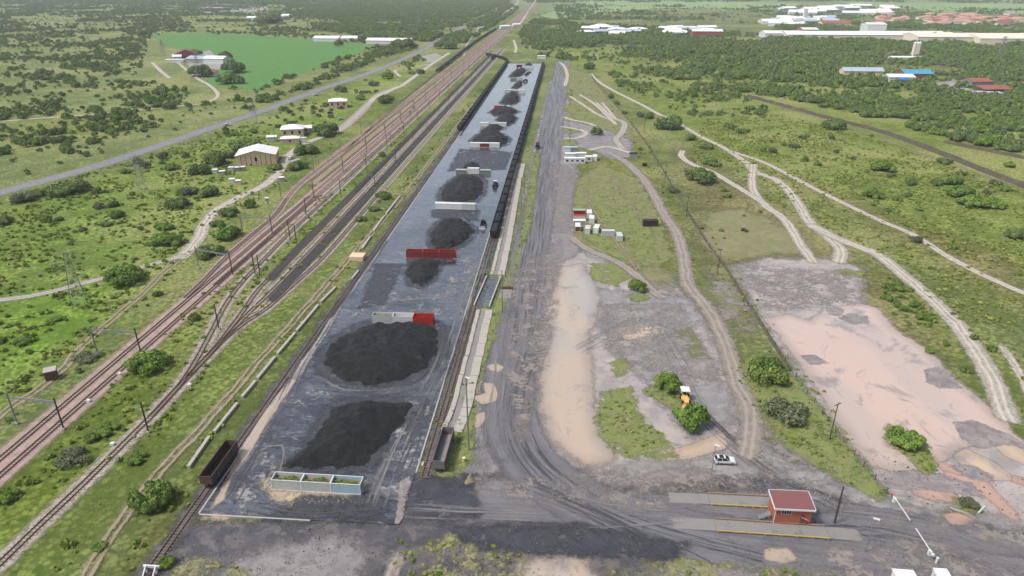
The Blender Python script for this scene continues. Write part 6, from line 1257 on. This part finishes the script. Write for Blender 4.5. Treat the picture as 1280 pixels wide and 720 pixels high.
# substation
rt = random.Random(4)
def gantry(): 
    e = empty("substation_gantry", (0, 0, 0), 0, "grey steel gantry in the far substation at the top left", "gantry", "steel gantries of the far substation"); m = MB(); [m.box(x-.4, x+.4, -.4, .4, 0, 12) for x in (-9, 9)]; m.build("posts", M['polegrey'], e); MB().box(-9.5, 9.5, -.35, .35, 11.2, 12).build("beam", M['polegrey'], e); return e
g0 = gantry()
for i in range(26):
    o = g0 if i == 0 else copy_tree(g0); p = P(rt.uniform(240, 330), rt.uniform(9, 15)); o.location = p; o.rotation_euler.z = R(rt.choice((-8, 82)))
building(268, 13, 60, 20, 7, R(-5), "brown and white control building in the substation", "building", 'brownframe', 'whiteroof', 'flat', name="control_building")
# earth bank far right
def bank(pts, w_, h, name, mat):
    line = smooth_line([P(*q) for q in pts], 5); v = []; f = []; n = len(line)
    for i, p in enumerate(line):
        t = line[min(i+1, n-1)]-line[max(i-1, 0)]; t.z = 0; t.normalize(); nr = Vector((t.y, -t.x, 0)); hh = h*(.8+.4*rnd.random())
        for u, z_ in ((-1, 0), (-.35, 1), (.35, 1), (1, 0)): q = p+nr*u*w_/2; v.append((q.x, q.y, z_*hh))
    for i in range(n-1):
        for k in range(3): f.append((4*i+k, 4*i+k+1, 4*i+5+k, 4*i+4+k))
    o = mesh_obj(name, v, np.array(f)[:, ::-1], M[mat]); o["kind"] = 'structure'; return o
M['bank'] = paint("dark_brown_earth", (88, 80, 66), .95, .35, .15, (112, 112, 74), .7)
bank([(935, 121), (980, 133), (1030, 147), (1090, 162), (1130, 175), (1180, 194), (1240, 218), (1290, 238)], 5, 1.8, "earth_bank", 'bank')
bank([(1180, 178), (1220, 186), (1290, 200)], 4, 1.5, "earth_bank", 'bank')

# ================================================================ masts, poles, pylons
def mast_mesh(h=8.6, name="mast"):
    m = MB(); e = .09
    for sx in (-1, 1): m.box(sx*e-.045, sx*e+.045, -.12, .12, 0, h)
    for i in range(int(h/.6)): m.box(-e, e, -.03, .03, .3+i*.6, .38+i*.6)
    return m
ZB = 6.9
def portal(pl, pr, label, group=None, beam=True):
    """catenary portal: two lattice posts and the beam across, wires hang from it"""
    a, b_ = P(*pl), P(*pr); c = (a+b_)/2; d = b_-a; rz = math.atan2(d.y, d.x); Lx = d.length; e = empty("catenary_portal", (c.x, c.y, .1), rz, label, "catenary portal", group)
    for s_ in (-1, 1): m = mast_mesh(); m.v = [(x+s_*Lx/2, y, z_) for x, y, z_ in m.v]; m.build("mast", M['mast'] if s_ > 0 else M['polegrey'], e); q = MB().box(s_*Lx/2-.35, s_*Lx/2+.35, -.35, .35, 0, .4).build("footing", M['concrete'], e)
    if beam: m = MB(); m.box(-Lx/2-.2, Lx/2+.2, -.1, .1, ZB+.3, ZB+.5); m.box(-Lx/2-.2, Lx/2+.2, -.1, .1, ZB+.75, ZB+.85); m.rod((Lx/2-.1, 0, ZB-.8), (Lx/2-2.2, 0, ZB+.3), .06, 5); m.rod((-Lx/2+.1, 0, ZB-.8), (-Lx/2+2.2, 0, ZB+.3), .06, 5); m.build("beam", M['polegrey'], e)
    m = MB(); [m.rod((x, 0, ZB-.5), (x, 0, ZB+.3), .08, 6) for x in (Lx*.12, Lx*.34)]; m.build("insulator", M['white'], e); return e
def mast(px, py, label, group=None, flip=1, w_=None, src=[None]):
    p = w_ or P(px, py)
    if src[0] is None:
        e = empty("catenary_mast", (p.x, p.y, .1), YARD, label, "mast"); mast_mesh(8.4).build("post", M['mast'], e); m = MB(); m.rod((0, 0, 6.6), (2.6, 0, 7.0), .05, 5); m.rod((0, 0, 7.6), (2.6, 0, 7.05), .04, 5); m.build("bracket_arm", M['polegrey'], e); MB().box(-.35, .35, -.35, .35, 0, .4).build("footing", M['concrete'], e); src[0] = e; o = e
    else: o = copy_tree(src[0], (p.x, p.y, .1), YARD, label)
    if group: o["group"] = group
    if flip < 0: o.scale = (-1, 1, 1)
    return o
portal((22, 530), (80, 537), "catenary portal with a pale beam nearest the camera at the lower left"); portal((122, 442), (177, 445), "second catenary portal over the pink ballast, near the bright bush"); portal((249, 336), (291, 344), "third catenary portal beside the pale dirt road's bend"); portal((304, 293), (341, 295), "fourth catenary portal, above the pale road's silvery bend")
yy = P(341, 295).y + 46; lt = AL(P(341, 295))[1]; k = 0; gp = None
while yy < 1150:
    a_ = (yy-O.y)/D.y; pr_ = L(a_, lt, .1); pl_ = L(a_, lt-16, .1)
    if gp is None: gp = portal(px_of(pl_.x, pl_.y), px_of(pr_.x, pr_.y), "catenary portal in the far row above the pink tracks", "far catenary portals over the pink tracks")
    else: c = (pl_+pr_)/2; copy_tree(gp, (c.x, c.y, .1))
    mast(0, 0, "catenary mast in the far row between the pink tracks and the grey track", "far catenary masts right of the pink tracks", w_=L(a_+6, lt+11)); mast(0, 0, "mast in the far row beside the coal covered beds", "far masts beside the coal covered beds", w_=L(a_+20, lt+24), flip=-1); yy += 46
for x, y, lb, fl_ in ((319, 344, "catenary mast between pink and grey ballast, lower of a close pair", -1), (325.5, 347, "slightly nearer mast of the close pair beside the grey ballast", 1), (363, 302, "left mast of the upper close pair between the ballasts", -1), (371, 306, "right mast of the upper close pair between the ballasts", 1), (274, 412, "mast beside the grey ballast just above the fork", -1), (186, 541, "mast with bracket beside the single grey track, lower left", -1), (20, 770, "mast cut by the lower left edge of the picture", 1), (383, 270, "mast just above the upper close pair, by the pink ballast", 1)): mast(x, y, lb, flip=fl_)
# overhead wires
def wires(lat_, a0, a1, z_, sag, label, n=24, r=.035, name="overhead_wire"):
    m = MB(); 
    for i in range(n):
        for k in range(4):
            f0, f1 = (i+k/4)/n, (i+(k+1)/4)/n; s0, s1 = [-sag*4*(t_)*(1-t_) for t_ in (k/4, (k+1)/4)]
            m.rod(L(a0+(a1-a0)*f0, lat_, z_+s0), L(a0+(a1-a0)*f1, lat_, z_+s1), r, 3)
    o = m.build(name, M['cable']); tag(o, label, "cable"); return o
l1, l2 = AL(P(41, 540))[1], AL(P(63, 540))[1]
wires(l1, -60, 700, 5.9, 0, "contact wire over the left pink-ballast track"); wires(l1, -60, 700, 7.1, .8, "upper catenary cable over the left pink-ballast track"); wires(l2, -60, 700, 5.9, 0, "contact wire over the right pink-ballast track"); wires(l2, -60, 700, 7.1, .8, "upper catenary cable over the right pink-ballast track"); wires(l1-9, -60, 700, 8.3, 1.0, "feeder cable along the left posts of the catenary portals")
# utility poles and lamps
def upole(px, py, h, label, arm=1, mt='pole', lamp=None, r=.14):
    p = P(px, py); nm = "utility_pole" if not lamp else "lamp_post"; e = empty(nm, (p.x, p.y, 0), R(rnd.uniform(-30, 30)), label, "pole" if not lamp else "lamp post"); MB().rod((0, 0, 0), (rnd.uniform(-.15, .15), 0, h), r, 8, r*.65).build("pole", M[mt], e)
    if arm: m = MB(); m.box(-1.1, 1.1, -.07, .07, h-.6, h-.45); m.build("crossarm", M[mt], e); m = MB(); [m.rod((x, 0, h-.45), (x, 0, h-.15), .06, 6) for x in (-.95, 0, .95)]; m.build("insulator", M['white'], e)
    if lamp: MB().obox((.35, 0, h), 1.1, .35, .16, 0).build("lamp_head", M['white'], e)
    return e
for x, y, h, lb in ((712, 178, 8, "wooden pole on the clearing above the offices"), (831, 228, 9, "wooden pole beside the fence right of the blue shed"), (858, 270, 9, "wooden pole in the brown grass beside the fence"), (896.5, 343, 10, "tall wooden pole where fence meets the dead grass"), (1037, 549, 10, "slim wooden pole on the fenced verge beside the flood"), (805, 166, 9, "pole in the open grass above the office track"), (885, 163, 9, "pale pole in the field right of the dark thicket"), (818, 137, 9, "pale pole in the field above the pale track"), (787, 111, 9, "far pale pole near the pale track's start"), (722, 87, 9, "far pole beside the top end of the haul road"), (1063.5, 246, 10, "pale pole standing in the tussock field"), (1245, 331, 11, "leaning pale pole at the right side of the dry field"), (1043, 654, 9, "thick black pole right of the brick office"), (428, 255+180-180, 0, None), (180, 160, 10, "pole beside the main road at left"), (344, 178, 9, "pole behind the big hall"), (655, 242, 9, "pole on the grass strip left of the haul road, far one")):
    if lb: upole(x, y, h, lb, arm=0 if h in (9,) and x > 1040 else 1, mt='mast' if x == 1043 else ('polegrey' if 'pale' in lb else 'pole'), r=.2 if x == 1043 else .14)
upole(888, 600, 9, "thin lamp post with white head left of the white car", 0, 'polegrey', True, .1); upole(1081, 690, 8, "grey lamp post below the thick black pole", 0, 'polegrey', True, .12)
upole(586, 563, 19, "very tall grey lighting mast beside the grey wagon", 0, 'polegrey', True, .2); upole(628, 392, 15, "tall grey lighting mast beside the concrete drain", 0, 'polegrey', True, .2); upole(651, 262, 15, "tall lighting mast far up the concrete drain", 0, 'polegrey', True, .2)
def pylon(px, py, h, label, rz=0, src=[None], group=None):
    p = P(px, py)
    if src[0]: o = copy_tree(src[0], (p.x, p.y, 0), rz, label, group, h/20.); return o
    e = empty("lattice_pylon", (p.x, p.y, 0), rz, label, "pylon"); H = 20; bw, tw = 2.4, .5
    def c(s1, s2, z_): k = bw+(tw-bw)*min(1, z_/15.) ; return (s1*k, s2*k, z_)
    for s1 in (-1, 1):
        for s2 in (-1, 1): MB().rod(c(s1, s2, 0), c(s1, s2, H), .1, 4).build("leg", M['polegrey'], e)
    m = MB(); zs = [0, 3.4, 6.4, 9, 11.2, 13, 14.6, 16, 17.4, 18.7, 20]
    for z0, z1 in zip(zs[:-1], zs[1:]):
        for f in (lambda t, z_: c(t, -1, z_), lambda t, z_: c(t, 1, z_), lambda t, z_: c(-1, t, z_), lambda t, z_: c(1, t, z_)): m.rod(f(-1, z0), f(1, z1), .05, 3); m.rod(f(1, z0), f(-1, z1), .05, 3); m.rod(f(-1, z1), f(1, z1), .045, 3)
    m.build("bracing", M['polegrey'], e)
    for z_, l_ in ((13.4, 4.6), (16.4, 4.0), (19.2, 3.4)):
        m = MB()
        for s_ in (-1, 1): m.rod((0, -.4, z_), (s_*l_, 0, z_+.1), .07, 4); m.rod((0, .4, z_), (s_*l_, 0, z_+.1), .07, 4); m.rod((s_*.4, 0, z_+.9), (s_*l_, 0, z_+.1), .05, 4)
        ar = m.build("cross_arm", M['polegrey'], e); m = MB(); [m.rod((s_*l_, 0, z_-1.1), (s_*l_, 0, z_+.1), .1, 5) for s_ in (-1, 1)]; m.build("insulator", M['white'], ar)
    e.scale = (h/20.,)*3; src[0] = e; return e
pylon(101, 384, 19, "nearer lattice pylon in the lush meadow at the left", R(35)); pylon(179, 240, 18, "second lattice pylon, in the bright meadow below the main road", R(35)); pylon(249, 97, 24, "lattice pylon in front of the farm trees", R(35)); pylon(205, 72, 22, "lattice pylon between farm and upper left scrub", R(35)); pylon(319, 152, 14, "small lattice pylon beside the main road above the hall", R(35)); pylon(524, 36, 34, "big far lattice pylon in the dense wood", R(35)); pylon(903, 40, 34, "far lattice pylon right of the white village", R(20)); pylon(1248, 78, 30, "far lattice pylon in the wood below the cream factory", R(20))

# ================================================================ fences, drains and walls
def fence(pts, h, step, label, name="wire_fence", nw=4, r=.06, post='pole'):
    line = smooth_line([P(*q) for q in pts], 1.0); e = empty(name, (0, 0, 0), 0, label, "fence"); m = MB(); pos = 0; nxt = 0; prev = None; wm = MB(); src = None; npst = 0
    pp = []
    for i in range(1, len(line)):
        pos += (line[i]-line[i-1]).length
        if pos >= nxt: pp.append(line[i].copy()); nxt += step
    for i, p in enumerate(pp):
        if i < 100:
            if src is None: src = MB().box(-r, r, -r, r, 0, h).build("post", M[post], e); src.location = (p.x, p.y, 0)
            else: c = src.copy(); C.objects.link(c); c.location = (p.x, p.y, 0)
        else: m.obox((p.x, p.y, h/2), 2*r, 2*r, h)
        if i:
            for k in range(nw): z_ = h*(.25+.7*k/max(1, nw-1)); wm.rod((pp[i-1].x, pp[i-1].y, z_), (p.x, p.y, z_), .015, 3)
    if m.v: m.build("far_posts", M[post], e)["kind"] = 'stuff'
    wm.build("fence_wires", M['cable'], e); return e
fence([(736, 90), (750, 112), (768, 130), (782, 146), (796, 163), (815, 190), (832, 220), (858, 262), (885, 305), (905, 332), (930, 372), (960, 420), (1000, 480), (1050, 548), (1085, 590), (1112, 622)], 1.6, 4.0, "wire fence running from the haul road's far end down to the boom gate")
fence([(207, 308), (196, 290), (188, 312), (200, 285), (210, 260), (214, 250)][3:], 1.4, 3.5, "short fence line in the bright meadow beside the bushes")
# low earth and stones under that fence
bank([(858, 262), (885, 305), (905, 332), (930, 372), (958, 415), (985, 458)], 1.2, .35, "earth_bank", 'bank'); bank([(736, 90), (760, 120), (782, 146), (796, 163), (815, 190), (845, 240)], .9, .3, "earth_bank", 'bank')
# concrete wall pieces left of the slab
M['slabwater'] = M['slab']
WP = [((420, 360), (401, 379)), ((398, 383), (371, 415)), ((369, 418), (347, 444)), ((344, 448), (322, 475)), ((320, 478), (303, 498)), ((297, 506), (268, 542)), ((262, 548), (236, 586)), ((500, 246), (483, 268)), ((480, 272), (467, 290)), ((463, 297), (453, 312)), ((448, 340), (440, 350))]
for i, (a, b_) in enumerate(WP):
    p, q = P(*a), P(*b_); d = q-p; o = MB().obox((0, 0, .35), .75, d.length, .8, 0).build("channel_wall", M['concrete']); c = (p+q)/2; o.location = (c.x, c.y, 0); o.rotation_euler.z = math.atan2(-d.x, d.y)
    tag(o, "%s length of pale concrete wall in the broken line left of the slab" % ("nearest second third fourth fifth sixth seventh eighth ninth tenth farthest".split()[{6: 0, 5: 1, 4: 2, 3: 3, 2: 4, 1: 5, 0: 6, 10: 7, 9: 8, 8: 9, 7: 10}[i]]), "wall")
p = P(446, 326); o = MB().obox((0, 0, .8), 5.2, 4.5, 1.6, YARD).build("concrete_block", M['tanwall']); o.location = (p.x, p.y+2, 0); tag(o, "square concrete block with flat tan top left of the slab", "block")
# concrete storm drain right of the slab
def drain(pts, label):
    line = smooth_line([P(*q) for q in pts], 3); e = empty("storm_drain", (0, 0, 0), 0, label, "drain"); W_ = {"side_slab": []}
    def strip(u0, u1, h, nm, mt, gap=0):
        m = MB(); rr = random.Random(3)
        for i in range(len(line)-1):
            t = (line[i+1]-line[i]).normalized(); nr = Vector((t.y, -t.x, 0)); j = rr.uniform(-.1, .1) if gap else 0; a, b_ = line[i]+t*gap, line[i+1]-t*gap; n = len(m.v)
            for z_ in (.02, h+j*.5):
                for p_, u in ((a, u0+j), (a, u1+j), (b_, u1+j), (b_, u0+j)): q = p_+nr*u; m.v.append((q.x, q.y, z_))
            m.f += [tuple(n+k for k in f_) for f_ in ((4, 5, 6, 7), (0, 1, 5, 4), (1, 2, 6, 5), (2, 3, 7, 6), (3, 0, 4, 7))]
        m.build(nm, M[mt], e)
    strip(-2.1, -.95, .38, "side_slab", 'concrete', .06); strip(.75, 3.0, .34, "side_slab", 'concrete', .05); strip(-.95, .75, .13, "channel_bed", 'concretedark')
drain([(562, 540), (574, 510), (584, 470), (594, 430), (604, 388)], "near stretch of the concrete storm drain with broken side slabs"); drain([(620, 344), (628, 310), (636, 270), (643, 235), (650, 205)], "far stretch of the concrete storm drain beyond the culvert")
pa, pb = P(602, 384), P(617, 347); d = pb-pa; e = empty("culvert_crossing", tuple((pa+pb)/2), math.atan2(-d.x, d.y), "culvert crossing with dark water between two stretches of the drain", "culvert"); ln = d.length
MB().box(-2.2, 2.2, -ln/2, ln/2, .05, .12).build("water_basin", M['slabwater'] if 'slabwater' in M else M['greypaint'], e); MB().box(-2.7, -2.25, -ln/2, ln/2, .0, .7).build("side_wall", M['concrete'], e); MB().box(2.25, 2.7, -ln/2, ln/2, .0, .7).build("side_wall", M['concrete'], e)
p = P(632, 368); MB and None; e = empty("concrete_ramp", (p.x, p.y, 0), YARD, "pinkish concrete apron right of the culvert, with a brown rear wall", "ramp"); MB().box(-2, 2, -3.5, 3.5, 0, .25).build("apron", M['concretedark'], e); MB().box(-2.2, 2.2, 3.55, 3.9, 0, 1.2).build("rear_wall", M['brownframe'], e)
# signs: none legible in the photograph

# ---- stones and spilled lumps
def rock(seed, mat):
    r_ = np.random.RandomState(seed); m = MB(); m.rod((0, 0, -.2), (0, 0, .6), 1, 6, .5); m.v = [tuple(np.array(v)+r_.normal(size=3)*.16) for v in m.v]; o = m.build("stone", M[mat]); C.objects.unlink(o); return o
st = []
for poly, n, a, k in (([(225, 655), (500, 655), (1000, 665), (1290, 700), (1290, 740), (200, 740)], 2200, (.05, .17), (0, 1)), ([(740, 600), (960, 590), (1100, 630), (1000, 640), (760, 625)], 500, (.08, .3), (0, 0)), ([(600, 330), (700, 320), (690, 560), (620, 600)], 500, (.06, .2), (0, 1)),
        ([(750, 340), (860, 350), (930, 500), (760, 480)], 600, (.08, .25), (0, 0)), ([(300, 640), (470, 640), (540, 400), (430, 380)], 900, (.06, .25), (1, 1)), ([(330, 605), (460, 600), (465, 630), (335, 632)], 500, (.08, .3), (0, 0)), ([(1040, 560), (1290, 600), (1290, 660), (1110, 625)], 300, (.08, .25), (0, 1))):
    W = np.array(wpoly(poly)); x0, y0 = W.min(0); x1, y1 = W.max(0); X = rs.uniform(x0, x1, n*2); Y = rs.uniform(y0, y1, n*2); m_ = sdist(X, Y, W) > 0
    for x, y in list(zip(X[m_], Y[m_]))[:n]:
        al_, la_ = AL(Vector((x, y, 0))); r_ = a[0]+(a[1]-a[0])*rs.rand()**3; st.append((x, y, SZ+.02 if (0 < la_ < SW and al_ > 0) else .12, r_, r_*.7, k[rs.randint(2)]))
stuff_points("scattered_stones", st, [rock(1, 'stone'), rock(2, 'coal')], "small stones and coal lumps strewn over the yard and muddy ground", "stones")
# ================================================================ the air
hz = MB().box(-16600, 16600, -1000, 16600, -1, 101).build("haze", None); b_ = bpy.data.materials.new("haze_air"); b_.use_nodes = True; t_ = b_.node_tree
for n_ in list(t_.nodes):
    if n_.type == 'BSDF_PRINCIPLED': t_.nodes.remove(n_)
pv = t_.nodes.new("ShaderNodeVolumePrincipled"); pv.inputs["Color"].default_value = (.86, .93, 1, 1); pv.inputs["Density"].default_value = .00007; pv.inputs["Anisotropy"].default_value = .0
t_.links.new(pv.outputs[0], t_.nodes["Material Output"].inputs["Volume"]); hz.data.materials.append(b_); hz["kind"] = 'stuff'
